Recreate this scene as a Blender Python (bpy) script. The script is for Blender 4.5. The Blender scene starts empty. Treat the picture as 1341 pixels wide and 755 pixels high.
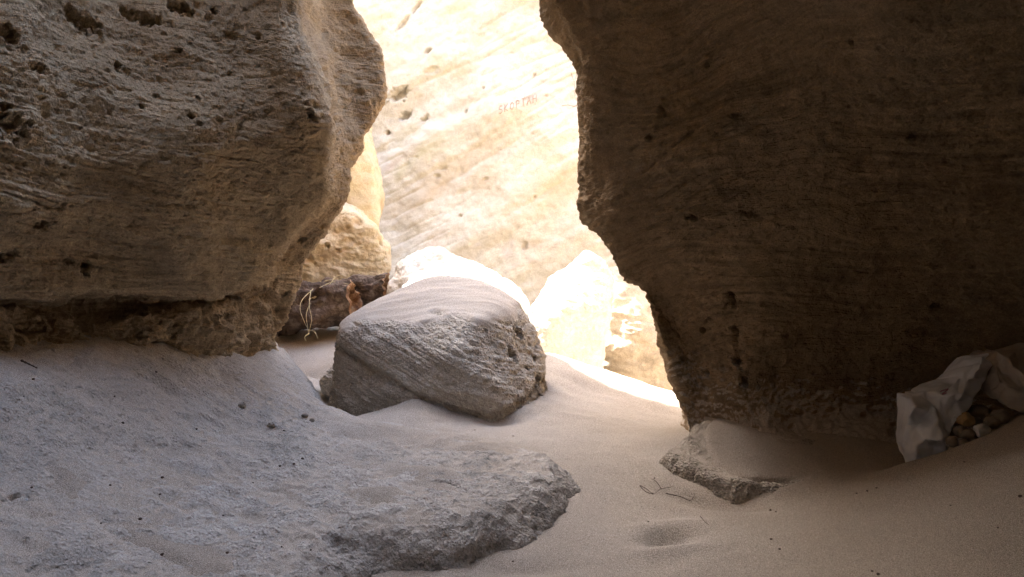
import bpy, bmesh, math, random
import numpy as np
from mathutils import Vector

R = math.radians
scene = bpy.context.scene
col = scene.collection
random.seed(7)
rng = np.random.default_rng(11)

# ------------------------------------------------------------------ camera
CAM = np.array([0.0, 0.0, 1.25])
PITCH = R(6.5)
FPX = 1115.0
W0, H0 = 1341.0, 755.0
cam_d = bpy.data.cameras.new('camera')
cam = bpy.data.objects.new('camera', cam_d)
col.objects.link(cam)
cam.location = CAM
cam.rotation_euler = (math.pi / 2 - PITCH, 0, 0)
cam_d.sensor_width = 36
cam_d.lens = 36 * FPX / W0
cam_d.clip_start = 0.05
cam_d.clip_end = 500
scene.camera = cam

# ------------------------------------------------------------------ sky, sun, exposure
SUN = np.array([-0.50, 0.40, 0.77]); SUN /= np.linalg.norm(SUN)
world = bpy.data.worlds.new('World')
scene.world = world
world.use_nodes = True
wn = world.node_tree.nodes
sky = wn.new('ShaderNodeTexSky')
sky.sky_type = 'NISHITA'
sky.sun_disc = False
sky.sun_elevation = math.asin(SUN[2])
sky.sun_rotation = math.atan2(SUN[0], SUN[1])
sky.air_density = 1.0
sky.dust_density = 3.2
sky.ozone_density = 0.6
wn['Background'].inputs['Strength'].default_value = 0.15
world.node_tree.links.new(sky.outputs[0], wn['Background'].inputs['Color'])
sun_d = bpy.data.lights.new('sun', 'SUN')
sun_d.energy = 5.0
sun_d.angle = R(0.53)
sun_d.color = (1.0, 0.95, 0.86)
sun = bpy.data.objects.new('sun', sun_d)
col.objects.link(sun)
sun.rotation_euler = Vector(SUN).to_track_quat('Z', 'Y').to_euler()
sun.location = (-6, 2, 12)
vs = scene.view_settings
vs.view_transform = 'Standard'
vs.look = 'None'
vs.gamma = 1
vs.use_curve_mapping = False
vs.exposure = 3.6
scene.cycles.use_denoising = True
scene.cycles.max_bounces = 10
scene.cycles.diffuse_bounces = 6
scene.cycles.use_adaptive_sampling = True
scene.cycles.adaptive_threshold = 0.02

# ------------------------------------------------------------------ helpers: picture point -> place
CP, SP = math.cos(PITCH), math.sin(PITCH)


def ray(px, py):
    a = (px - W0 / 2) / FPX
    b = (H0 / 2 - py) / FPX
    return np.array([a, CP + b * SP, -SP + b * CP])


def C(px, py, Y):                       # the point at distance Y along the passage
    d = ray(px, py)
    return CAM + d * (Y / d[1])


def S(px, py, z):                       # the point at height z
    d = ray(px, py)
    return CAM + d * ((z - CAM[2]) / d[2])


# ------------------------------------------------------------------ helpers: noise
_perm = rng.permutation(256)
PERM = np.concatenate([_perm, _perm, _perm]).astype(np.int32)
_g = rng.normal(size=(256, 3))
GRAD = (_g / np.linalg.norm(_g, axis=1, keepdims=True)).astype(np.float32)
RND = rng.random((256, 3)).astype(np.float32)


def perlin(p, seed=0):
    p = np.asarray(p, dtype=np.float32) + np.float32(seed * 17.31 + 0.137)
    i = np.floor(p).astype(np.int32)
    f = p - i
    i &= 255
    u = f * f * f * (f * (f * 6 - 15) + 10)
    out = 0
    for dx in (0, 1):
        wx = u[:, 0] if dx else 1 - u[:, 0]
        hx = PERM[(i[:, 0] + dx) & 255]
        for dy in (0, 1):
            wy = u[:, 1] if dy else 1 - u[:, 1]
            hy = PERM[hx + ((i[:, 1] + dy) & 255)]
            for dz in (0, 1):
                wz = u[:, 2] if dz else 1 - u[:, 2]
                h = PERM[hy + ((i[:, 2] + dz) & 255)]
                g = GRAD[h]
                d = g[:, 0] * (f[:, 0] - dx) + g[:, 1] * (f[:, 1] - dy) + g[:, 2] * (f[:, 2] - dz)
                out = out + wx * wy * wz * d
    return out * 1.6


def fbm(p, octv=4, lac=2.03, gain=0.5, seed=0):
    p = np.asarray(p, dtype=np.float32)
    a, s = 1.0, 0
    for k in range(octv):
        s = s + a * perlin(p, seed + k)
        p = p * lac
        a *= gain
    return s


def worley(p, seed=0):
    p = np.asarray(p, dtype=np.float32) + np.float32(seed * 9.7)
    i = np.floor(p).astype(np.int32)
    f = p - i
    best = np.full(len(p), 9.0, np.float32)
    bid = np.zeros(len(p), np.float32)
    for dx in (-1, 0, 1):
        hx = PERM[(i[:, 0] + dx) & 255]
        for dy in (-1, 0, 1):
            hy = PERM[hx + ((i[:, 1] + dy) & 255)]
            for dz in (-1, 0, 1):
                h = PERM[hy + ((i[:, 2] + dz) & 255)]
                r = RND[h]
                d = (f[:, 0] - dx - r[:, 0]) ** 2 + (f[:, 1] - dy - r[:, 1]) ** 2 + (f[:, 2] - dz - r[:, 2]) ** 2
                m = d < best
                best = np.where(m, d, best)
                bid = np.where(m, h.astype(np.float32) / 256, bid)
    return np.sqrt(best), bid


def sstep(a, b, x):
    t = np.clip((x - a) / (b - a), 0, 1)
    return t * t * (3 - 2 * t)


# ------------------------------------------------------------------ helpers: meshes
def normals(v, q):
    a = v[q[:, 2]] - v[q[:, 0]]
    b = v[q[:, -1]] - v[q[:, 1]]
    n = np.cross(a, b)
    out = np.zeros_like(v)
    for k in range(q.shape[1]):
        for c in range(3):
            out[:, c] += np.bincount(q[:, k], weights=n[:, c], minlength=len(v))
    return out / (np.linalg.norm(out, axis=1, keepdims=True) + 1e-12)


def grid_quads(nr, nc):
    idx = np.arange(nr * nc).reshape(nr, nc)
    return np.stack([idx[:-1, :-1], idx[:-1, 1:], idx[1:, 1:], idx[1:, :-1]], -1).reshape(-1, 4)


def crom(P, segs):
    """Catmull-Rom along axis 0 with segs[i] samples in segment i"""
    P = np.concatenate([(2 * P[:1] - P[1:2]), P, (2 * P[-1:] - P[-2:-1])], 0)
    out = []
    for i, n in enumerate(segs):
        p0, p1, p2, p3 = P[i], P[i + 1], P[i + 2], P[i + 3]
        t = np.linspace(0, 1, n, endpoint=False).reshape((-1,) + (1,) * (P.ndim - 1))
        out.append(0.5 * (2 * p1 + (p2 - p0) * t + (2 * p0 - 5 * p1 + 4 * p2 - p3) * t ** 2 + (3 * p1 - p0 - 3 * p2 + p3) * t ** 3))
    out.append(P[-2][None])
    return np.concatenate(out, 0)


def net(ctrl, rseg, cseg):
    P = np.array(ctrl, float)
    P = crom(P, rseg)
    P = crom(P.transpose(1, 0, 2), cseg).transpose(1, 0, 2)
    return P.reshape(-1, 3), grid_quads(P.shape[0], P.shape[1])


def link_mesh(name, v, faces, mat, base=None, attrs=None, smooth=True, parent=None):
    v = np.asarray(v, dtype=np.float64)
    loc = np.zeros(3) if base is None else np.asarray(base, float)
    me = bpy.data.meshes.new(name)
    if isinstance(faces, np.ndarray):
        nv, nf, k = len(v), len(faces), faces.shape[1]
        me.vertices.add(nv)
        me.vertices.foreach_set('co', (v - loc).astype(np.float32).ravel())
        me.loops.add(nf * k)
        me.loops.foreach_set('vertex_index', faces.astype(np.int32).ravel())
        me.polygons.add(nf)
        me.polygons.foreach_set('loop_start', np.arange(0, nf * k, k, dtype=np.int32))
        me.update(calc_edges=True)
    else:
        me.from_pydata([tuple(x) for x in (v - loc)], [], faces)
    me.polygons.foreach_set('use_smooth', np.full(len(me.polygons), smooth))
    for an, av in (attrs or {}).items():
        at = me.attributes.new(an, 'FLOAT', 'POINT')
        at.data.foreach_set('value', np.asarray(av, np.float32))
    me.update()
    me.validate()
    me.materials.append(mat)
    o = bpy.data.objects.new(name, me)
    col.objects.link(o)
    o.location = loc
    if parent is not None:
        o.parent = parent
        o.location = loc - np.array(parent.location)
    return o


def tag(o, label=None, cat=None, group=None, kind=None):
    if label: o['label'] = label
    if cat: o['category'] = cat
    if group: o['group'] = group
    if kind: o['kind'] = kind
    return o


def cube_sphere(n):
    t = np.tan(np.linspace(-1, 1, n) * math.pi / 4)
    a, b = np.meshgrid(t, t, indexing='ij')
    one = np.ones_like(a)
    fs = [(one, a, b), (-one, b, a), (b, one, a), (a, -one, b), (a, b, one), (b, a, -one)]
    v = np.concatenate([np.stack(f, -1).reshape(-1, 3) for f in fs])
    v /= np.linalg.norm(v, axis=1, keepdims=True)
    q = np.concatenate([grid_quads(n, n) + k * n * n for k in range(6)])
    key = np.round(v, 5)
    _, first, inv = np.unique(key, axis=0, return_index=True, return_inverse=True)
    return v[first], inv.reshape(-1)[q]


def hull_planes(pts):
    bm = bmesh.new()
    for p in pts: bm.verts.new(p)
    bmesh.ops.convex_hull(bm, input=bm.verts)
    bm.normal_update()
    pl = []
    for f in bm.faces:
        n = np.array(f.normal)
        d = n @ np.array(f.verts[0].co)
        for (m, e) in pl:
            if n @ m > 0.985: break
        else:
            pl.append((n, d))
    bm.free()
    return pl


def boulder(pts, n, p=10):
    """rounded block inside the hull of pts"""
    pts = np.array(pts, float)
    c = pts.mean(0)
    pl = hull_planes(pts)
    d, q = cube_sphere(n)
    s = 0
    for (m, e) in pl:
        h = e - m @ c
        s = s + np.clip(d @ m / h, 0, None) ** p
    v = c + d * (s ** (-1 / p))[:, None]
    nr = normals(v, q)
    if ((v - c) * nr).sum(1).mean() < 0: q = q[:, ::-1].copy()
    return v, q


def bedded(p, nrm, f, seed=0, warp=0.06, lat=1.4):
    """thin eroded grooves along bedding planes; nrm is the bedding normal"""
    nrm = np.array(nrm, float); nrm /= np.linalg.norm(nrm)
    s = p @ nrm + warp * fbm(p * 0.9, 3, seed=seed + 40)
    lateral = p - np.outer(p @ nrm, nrm)
    q = lateral * lat + np.outer(s * f, nrm)
    return perlin(q, seed)


def carve(v, n, c, r, depth, axis=None, stretch=1.0, rough=0.55):
    d = v - np.asarray(c)
    if axis is not None:
        ax = np.array(axis, float); ax /= np.linalg.norm(ax)
        along = d @ ax
        d = d - np.outer(along, ax) * (1 - 1 / stretch)
    dist = np.sqrt((d ** 2).sum(1))
    m = dist < r * 1.5
    if not m.any(): return
    dd = dist[m] * (1 + rough * perlin(v[m] * (2.2 / r), 77))
    v[m] -= n[m] * (depth * sstep(r, r * 0.45, dd))[:, None]


def tps(pts):
    pts = np.array(pts, float)
    xy, z = pts[:, :2], pts[:, 2]
    n = len(xy)

    def U(a, b):
        r2 = ((a[:, None, :] - b[None]) ** 2).sum(-1)
        return 0.5 * r2 * np.log(r2 + 1e-9)
    K = U(xy, xy) + 1e-3 * np.eye(n)
    P = np.c_[np.ones(n), xy]
    A = np.block([[K, P], [P.T, np.zeros((3, 3))]])
    w = np.linalg.solve(A, np.r_[z, np.zeros(3)])

    def f(q):
        out = np.empty(len(q))
        for i in range(0, len(q), 40000):
            s = q[i:i + 40000]
            out[i:i + 40000] = U(s, xy) @ w[:n] + w[n] + s @ w[n + 1:]
        return out
    return f


def poly_sdf(q, poly):
    poly = np.array(poly, float)
    d = np.full(len(q), 1e9)
    inside = np.zeros(len(q), bool)
    n = len(poly)
    for i in range(n):
        a, b = poly[i], poly[(i + 1) % n]
        e = b - a
        w = q - a
        t = np.clip((w @ e) / (e @ e), 0, 1)
        d = np.minimum(d, ((w - t[:, None] * e) ** 2).sum(1))
        c = ((a[1] <= q[:, 1]) & (b[1] > q[:, 1])) | ((b[1] <= q[:, 1]) & (a[1] > q[:, 1]))
        xi = a[0] + (q[:, 1] - a[1]) / (e[1] if abs(e[1]) > 1e-9 else 1e-9) * e[0]
        inside ^= c & (q[:, 0] < xi)
    d = np.sqrt(d)
    return np.where(inside, -d, d)


def axis_pts(a, b, step, lo, hi, grow=1.25):
    core = np.arange(a, b, step)
    left, x, s = [], a, step
    while x > lo:
        s *= grow; x -= s; left.append(x)
    right, x, s = [], core[-1], step
    while x < hi:
        s *= grow; x += s; right.append(x)
    return np.array(left[::-1] + list(core) + right)


# ------------------------------------------------------------------ materials
def nodes_for(name):
    m = bpy.data.materials.new(name)
    m.use_nodes = True
    nt = m.node_tree
    b = nt.nodes['Principled BSDF']
    b.inputs['Roughness'].default_value = 0.92
    b.inputs['Specular IOR Level'].default_value = 0.15
    return m, nt, b


class NB:
    def __init__(s, nt): s.nt = nt

    def new(s, t, **kw):
        n = s.nt.nodes.new(t)
        for k, v in kw.items(): setattr(n, k, v)
        return n

    def link(s, a, b): s.nt.links.new(a, b)

    def coord(s, scale=(1, 1, 1), rot=(0, 0, 0)):
        tc = s.new('ShaderNodeTexCoord')
        mp = s.new('ShaderNodeMapping')
        mp.vector_type = 'TEXTURE' if False else 'POINT'
        r = s.new('ShaderNodeMapping')
        r.inputs['Rotation'].default_value = rot
        mp.inputs['Scale'].default_value = scale
        s.link(tc.outputs['Object'], r.inputs['Vector'])
        s.link(r.outputs[0], mp.inputs['Vector'])
        return mp.outputs[0]

    def noise(s, vec, scale, detail=4, rough=0.55, dist=0.0):
        n = s.new('ShaderNodeTexNoise')
        n.inputs['Scale'].default_value = scale
        n.inputs['Detail'].default_value = detail
        n.inputs['Roughness'].default_value = rough
        n.inputs['Distortion'].default_value = dist
        s.link(vec, n.inputs['Vector'])
        return n.outputs['Fac']

    def ramp(s, fac, stops):
        n = s.new('ShaderNodeValToRGB')
        cr = n.color_ramp
        while len(cr.elements) < len(stops): cr.elements.new(0.5)
        for e, (p, c) in zip(cr.elements, stops):
            e.position = p
            e.color = (c, c, c, 1) if isinstance(c, (int, float)) else (*c, 1)
        s.link(fac, n.inputs['Fac'])
        return n.outputs['Color']

    def mix(s, fac, a, b, blend='MIX'):
        n = s.new('ShaderNodeMix', data_type='RGBA', blend_type=blend)
        for sock, val in ((n.inputs[0], fac), (n.inputs[6], a), (n.inputs[7], b)):
            if isinstance(val, (int, float)): sock.default_value = val
            elif isinstance(val, tuple): sock.default_value = (*val, 1)
            else: s.link(val, sock)
        return n.outputs[2]

    def math(s, op, a, b=0.0):
        n = s.new('ShaderNodeMath', operation=op)
        for sock, val in ((n.inputs[0], a), (n.inputs[1], b)):
            if isinstance(val, (int, float)): sock.default_value = val
            else: s.link(val, sock)
        return n.outputs[0]

    def attr(s, name):
        n = s.new('ShaderNodeAttribute')
        n.attribute_name = name
        return n.outputs['Fac']

    def bump(s, h, strength, dist, prev=None):
        n = s.new('ShaderNodeBump')
        n.inputs['Strength'].default_value = strength
        n.inputs['Distance'].default_value = dist
        s.link(h, n.inputs['Height'])
        if prev is not None: s.link(prev, n.inputs['Normal'])
        return n.outputs[0]


SAND = (0.47, 0.41, 0.345)


def sand_color(k, c1=SAND):
    v = k.coord()
    big = k.noise(v, 1.3, 4)
    a = k.mix(k.ramp(big, [(0.35, 0), (0.7, 1)]), c1, tuple(x * y for x, y in zip(c1, (0.93, 0.90, 0.86))))
    g = k.noise(v, 420, 2, 0.6)
    a = k.mix(0.9, a, k.ramp(g, [(0.32, 0.12), (0.5, 0.5), (0.70, 0.92)]), 'OVERLAY')
    w = k.new('ShaderNodeTexVoronoi', feature='F1')
    w.inputs['Scale'].default_value = 260
    k.link(v, w.inputs['Vector'])
    dark = k.ramp(w.outputs['Color'], [(0.05, 1), (0.09, 0)])
    a = k.mix(k.math('MULTIPLY', dark, 0.7), a, (0.13, 0.10, 0.085))
    lite = k.ramp(w.outputs['Color'], [(0.90, 0), (0.94, 1)])
    a = k.mix(k.math('MULTIPLY', lite, 0.5), a, (0.70, 0.66, 0.60))
    return a, g, v


def make_sand():
    m, nt, b = nodes_for('dune_sand')
    k = NB(nt)
    c, g, v = sand_color(k)
    k.link(c, b.inputs['Base Color'])
    g2 = k.noise(v, 90, 3, 0.6)
    n1 = k.bump(g2, 0.5, 0.01)
    n2 = k.bump(g, 0.9, 0.005, n1)
    k.link(n2, b.inputs['Normal'])
    return m


def make_rock(name, cols, rot=(0, 0, 0), bed=26.0, bed_bump=0.5, grain=0.6, sand=False, tint=None, spots=0.5, stain=None, sand_c=SAND, contrast=1.0, crust=0.0, warp=0.5):
    m, nt, b = nodes_for(name)
    k = NB(nt)
    v = k.coord()
    wn_ = k.new('ShaderNodeTexNoise')
    wn_.inputs['Scale'].default_value = 0.9
    wn_.inputs['Detail'].default_value = 2
    k.link(v, wn_.inputs['Vector'])

    def bent(scale):
        tc = k.new('ShaderNodeTexCoord')
        ad = k.new('ShaderNodeVectorMath', operation='MULTIPLY_ADD')
        k.link(wn_.outputs['Color'], ad.inputs[0])
        ad.inputs[1].default_value = (0.1, 0.1, warp)
        k.link(tc.outputs['Object'], ad.inputs[2])
        r_ = k.new('ShaderNodeMapping'); r_.inputs['Rotation'].default_value = rot
        m_ = k.new('ShaderNodeMapping'); m_.inputs['Scale'].default_value = scale
        k.link(ad.outputs[0], r_.inputs['Vector']); k.link(r_.outputs[0], m_.inputs['Vector'])
        return m_.outputs[0]
    vb = bent((1.1, 1.1, bed))
    big = k.noise(v, 0.9, 3, 0.6)
    c = k.ramp(big, [(0.3, cols[0]), (0.5, cols[1]), (0.7, cols[2])])
    bd = k.noise(vb, 1.0, 4, 0.65)
    bdr = k.ramp(bd, [(0.32, 0.5 - 0.22 * contrast), (0.5, 0.5), (0.7, 0.5 + 0.18 * contrast)])
    bmask = k.ramp(k.noise(v, 1.3, 2), [(0.36, 0.12), (0.62, 0.75)])
    c = k.mix(bmask, c, bdr, 'OVERLAY')
    fine = k.noise(v, 150, 2, 0.65)
    c = k.mix(0.5, c, k.ramp(fine, [(0.3, 0.25), (0.5, 0.5), (0.72, 0.75)]), 'OVERLAY')
    med = k.noise(v, 17, 4, 0.7)
    c = k.mix(0.45, c, k.ramp(med, [(0.3, 0.3), (0.5, 0.5), (0.7, 0.68)]), 'OVERLAY')
    if stain is not None:
        for (sc, lo, hi, colr, amt, aniso) in stain:
            vv = k.coord((1, 1, aniso), rot)
            st = k.ramp(k.noise(vv, sc, 3, 0.6, 0.4), [(lo, 0), (hi, 1)])
            c = k.mix(k.math('MULTIPLY', st, amt), c, colr)
    vf = bent((4.0, 4.0, bed * 3.2))
    bf = k.noise(vf, 1.0, 2, 0.6)
    c = k.mix(k.math('MULTIPLY', bmask, 0.35 * contrast), c, k.ramp(bf, [(0.32, 0.28), (0.5, 0.5), (0.68, 0.7)]), 'OVERLAY')
    # bumps: bedding, crumbly relief, grain
    bb = k.bump(bd, bed_bump, 0.012)
    bb = k.bump(bf, bed_bump, 0.008, bb)
    mb = k.noise(v, 45, 3, 0.7)
    b2 = k.bump(mb, grain, 0.010, bb)
    pv = k.new('ShaderNodeTexVoronoi', feature='F1')
    pv.inputs['Scale'].default_value = 38
    k.link(v, pv.inputs['Vector'])
    pit = k.ramp(pv.outputs['Distance'], [(0.08, 0), (0.22, 1)])
    b3 = k.bump(pit, spots * 0.6, 0.01, b2)
    if crust:
        cv = k.new('ShaderNodeTexVoronoi', feature='F1')
        cv.inputs['Scale'].default_value = 85
        k.link(v, cv.inputs['Vector'])
        b3 = k.bump(cv.outputs['Distance'], crust, 0.016, b3)
        crk = k.ramp(k.noise(v, 33, 3, 0.75), [(0.30, 1), (0.42, 0)])
        c = k.mix(k.math('MULTIPLY', crk, 0.25), c, tuple(x * 0.5 for x in cols[0]))
    b4 = k.bump(fine, grain, 0.006, b3)
    out = b4
    if sand:
        sc, g, sv = sand_color(k, sand_c)
        a = k.attr('sand')
        c = k.mix(a, c, sc)
        sb = k.bump(g, 0.5, 0.004)
        mx = k.new('ShaderNodeMix', data_type='VECTOR')
        k.link(a, mx.inputs[0]); k.link(out, mx.inputs[4]); k.link(sb, mx.inputs[5])
        out = mx.outputs[1]
    k.link(c, b.inputs['Base Color'])
    k.link(out, b.inputs['Normal'])
    return m


M_SAND = make_sand()
TAN = [(0.38, 0.27, 0.16), (0.45, 0.335, 0.205), (0.49, 0.385, 0.255)]
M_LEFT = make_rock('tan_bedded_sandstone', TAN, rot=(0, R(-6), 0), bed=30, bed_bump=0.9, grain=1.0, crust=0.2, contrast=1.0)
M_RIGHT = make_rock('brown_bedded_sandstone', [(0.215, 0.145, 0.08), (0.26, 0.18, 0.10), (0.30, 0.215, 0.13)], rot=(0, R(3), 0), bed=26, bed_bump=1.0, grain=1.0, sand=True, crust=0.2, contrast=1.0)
M_SHELF = make_rock('grey_crusted_sandstone', [(0.425, 0.385, 0.33), (0.48, 0.435, 0.38), (0.52, 0.48, 0.43)], bed=6, bed_bump=0.2, grain=1.0, sand=True, crust=0.5)
M_LEDGE = make_rock('pale_crumbly_sandstone', [(0.38, 0.33, 0.27), (0.44, 0.385, 0.32), (0.48, 0.43, 0.37)], bed=8, bed_bump=0.3, grain=1.0, sand=True, crust=0.8)
M_BOULDER = make_rock('grey_banded_sandstone', [(0.43, 0.375, 0.305), (0.50, 0.44, 0.36), (0.545, 0.485, 0.405)], rot=(0, R(-24), 0), bed=20, bed_bump=0.5, grain=1.0, sand=True, crust=0.45, contrast=0.5, warp=0.12)
PALE = [(0.66, 0.54, 0.34), (0.71, 0.60, 0.41), (0.75, 0.66, 0.49)]
M_WALL = make_rock('cream_streaked_sandstone', [(0.55, 0.51, 0.415), (0.59, 0.552, 0.465), (0.62, 0.588, 0.515)], rot=(0, R(26), 0), bed=5, bed_bump=0.35, grain=0.6, contrast=0.35,
                   stain=[(0.55, 0.5, 0.68, (0.50, 0.385, 0.265), 0.55, 2.6), (0.8, 0.56, 0.7, (0.51, 0.40, 0.38), 0.6, 2.4), (0.7, 0.52, 0.72, (0.64, 0.62, 0.565), 0.8, 4.0), (1.0, 0.56, 0.7, (0.48, 0.445, 0.27), 0.5, 3.0)])
M_PALE = make_rock('pale_yellow_sandstone', PALE, rot=(0, R(8), 0), bed=6, bed_bump=0.3, grain=0.8, spots=0.9,
                   stain=[(1.6, 0.52, 0.7, (0.52, 0.36, 0.20), 0.5, 2.0), (2.2, 0.58, 0.72, (0.60, 0.42, 0.36), 0.4, 2.0)])
M_TANB = make_rock('dull_tan_sandstone', [(0.38, 0.325, 0.25), (0.43, 0.375, 0.295), (0.47, 0.415, 0.335)], rot=(0, R(8), 0), bed=5, bed_bump=0.3, grain=0.8, stain=[(1.6, 0.52, 0.7, (0.38, 0.27, 0.16), 0.5, 2.0)])
M_WHITE = make_rock('chalky_sandstone', [(0.62, 0.575, 0.50), (0.67, 0.63, 0.56), (0.71, 0.675, 0.61)], bed=4, bed_bump=0.2, grain=0.9, spots=0.9)

# ------------------------------------------------------------------ rock shelf and ledge outlines (shared with the sand)
shelf_poly = [S(430, 830, 0.0), S(455, 762, 0.02), S(482, 738, 0.02), S(520, 738, 0.02), S(566, 744, 0.02), S(612, 735, 0.02), S(660, 715, 0.02), S(705, 694, 0.03), S(742, 664, 0.03),
              S(757, 630, 0.05), S(752, 600, 0.09), S(700, 575, 0.08), S(600, 556, 0.1), S(520, 550, 0.1), S(452, 548, 0.08), S(425, 527, 0.08),
              S(400, 503, 0.1), S(376, 470, 0.2), S(362, 452, 0.3), np.array([-1.55, 5.6, 0]), np.array([-3.0, 5.4, 0]), np.array([-4.5, 3.5, 0]), np.array([-4.5, -1.5, 0]), np.array([-0.75, -1.5, 0]), np.array([-0.55, 1.2, 0])]
shelf_poly = [p[:2] for p in shelf_poly]
shelf_top = tps([S(0, 755, .30), S(0, 600, .47), S(0, 500, .64), S(0, 430, .735), S(180, 450, .62), S(300, 462, .47), S(362, 452, .33), S(390, 490, .23), S(200, 600, .33), S(200, 755, .20),
                 S(400, 755, .10), S(400, 650, .17), S(400, 560, .23), S(425, 520, .15), S(600, 600, .12), S(700, 612, .115), S(560, 690, .12), S(700, 650, .11), S(500, 560, .14), S(640, 575, .09), S(740, 612, .10),
                 S(100, 680, .32), S(300, 520, .36), (-3.5, 4.0, .9), (-3.5, 1.0, .7), (-2.5, -1.0, .4), (-1.0, 0.0, .15), (-2.0, 5.2, .5)])
ledge_poly = [S(866, 598, .07), S(876, 612, .05), S(900, 628, .03), S(930, 644, .02), S(960, 654, .015), S(990, 653, .02), S(1018, 646, .04), S(1080, 634, .06), np.array([1.45, 3.75, 0]), np.array([1.45, 4.3, 0]), np.array([0.98, 4.3, 0]), S(893, 580, .10), S(874, 589, .10)]
ledge_poly = [p[:2] for p in ledge_poly]
ledge_top = tps([S(868, 597, .09), S(885, 605, .09), S(920, 622, .085), S(965, 640, .075), S(1015, 643, .055), S(1080, 628, .065), S(900, 584, .11), S(950, 600, .09), S(1000, 595, .095), (1.0, 4.2, .12), S(1100, 585, .10), (1.9, 4.2, .10), (1.2, 4.5, .08)])

# ------------------------------------------------------------------ the sand
ground = tps([S(500, 755, .0), S(620, 755, .0), S(760, 755, .0), S(900, 755, .02), S(1060, 755, .09), S(1200, 755, .17), S(1341, 755, .27), S(1480, 755, .36),
              S(760, 690, .0), S(880, 690, .01), S(1000, 700, .05), S(1341, 650, .37), S(1200, 660, .19),
              S(960, 672, .015), S(1060, 652, .06), S(1120, 632, .125), S(1190, 607, .21), S(1270, 580, .31), S(1341, 555, .41), S(1430, 525, .5),
              (1.72, 3.5, .06), (1.5, 3.8, .105), (1.5, 4.0, .11), S(1090, 608, .095), C(1245, 592, 3.25), C(1275, 574, 3.3), C(1310, 556, 3.25), C(1330, 540, 3.45), C(1400, 520, 3.3), S(1060, 618, .085), S(1040, 595, .10), S(1100, 596, .10), S(1150, 590, .11), S(1000, 585, .10), (2.1, 3.9, .10),
              S(780, 620, .02), S(860, 625, .03), S(800, 570, .03), S(760, 540, .05), S(880, 580, .05), S(720, 555, .05), S(690, 575, .07),
              S(640, 558, .05), S(560, 540, .10), S(500, 552, .09), S(440, 550, .03), S(720, 500, .10),
              C(715, 462, 5.5), C(760, 477, 5.4), C(810, 494, 5.25), C(860, 511, 5.1), C(895, 522, 5.0), C(960, 540, 4.9),
              C(735, 482, 5.27), C(800, 512, 5.05), C(870, 540, 4.8),
              (0.3, 6.3, -.22), (0.9, 6.0, -.33), (1.4, 5.8, -.4), (0.4, 7.5, -.7), (1.4, 7.5, -.9), (2.5, 7.0, -.8),
              C(400, 495, 5.9), C(450, 470, 5.9), C(380, 445, 6.9), C(440, 440, 6.9), (-1.0, 8.0, .15), (-2.5, 7.0, .1), (-1.0, 5.2, -.05), (-0.6, 5.4, .0), (0.0, 5.6, .12),
              (-4, 9.0, 0.2), (0, 9.6, -.6), (3.5, 9.2, -.8), (5, 5, .2), (5, 1, .9), (2.5, 0, .45), (0.5, 0, .05), (0, -2.5, 0.1), (3, -3, .5), (-4, -3, .3), (5, -3, .8), (-2.5, 3, -0.1), (-2, 1.0, -0.1), (-4, 5, 0)])
xs = axis_pts(-1.9, 2.9, 0.0085, -9, 9)
ys = axis_pts(2.1, 6.2, 0.0095, -6, 11.5)
gx, gy = np.meshgrid(xs, ys)
q = np.stack([gx.ravel(), gy.ravel()], -1)
z = ground(q)
q3 = np.c_[q, np.zeros(len(q))]
sd = poly_sdf(q, shelf_poly)
# drifts that lie on the shelf
st = shelf_top(q)
patch = 0.012 * fbm(q3 * 3.4, 3, seed=5) + 0.006 * fbm(q3 * 11, 3, seed=9) - 0.019


def blob(px, py, zz, rx, ry, ang=0):
    c = S(px, py, zz)
    d = q - c[:2]
    ca, sa = math.cos(ang), math.sin(ang)
    u = (d[:, 0] * ca + d[:, 1] * sa) / rx
    w = (-d[:, 0] * sa + d[:, 1] * ca) / ry
    return np.exp(-(u * u + w * w))


patch += 0.042 * blob(610, 575, .11, .36, .22) + 0.03 * blob(500, 645, .14, .12, .10) + 0.028 * blob(470, 560, .17, .25, .18) + 0.026 * blob(560, 620, .13, .16, .12)
patch += 0.012 * blob(640, 640, .12, .12, .1) + 0.018 * blob(120, 650, .35, .2, .14) + 0.02 * blob(240, 700, .25, .2, .06) + 0.02 * blob(400, 690, .15, .12, .08) + 0.014 * blob(300, 560, .33, .3, .14)
patch -= 0.014 * sstep(-0.5, -1.3, q[:, 0])
on = sstep(-0.03, -0.14, sd)
near_back = sstep(S(0, 600, .1)[1], S(0, 570, .1)[1], q[:, 1])
z = z * (1 - on) + (st + patch) * on
# drift on the ledge
ld = poly_sdf(q, ledge_poly)
lt = ledge_top(q)
lp = -0.035 + 0.044 * sstep(0.78, 0.93, q[:, 0] + 0.06 * fbm(q3 * 7, 3, seed=22)) * sstep(-0.03, -0.10, ld) + 0.004 * fbm(q3 * 6, 3, seed=21)
lon = sstep(-0.02, -0.09, ld) * sstep(1.35, 1.05, q[:, 0])
z = z * (1 - lon) + (lt + lp) * lon
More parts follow.
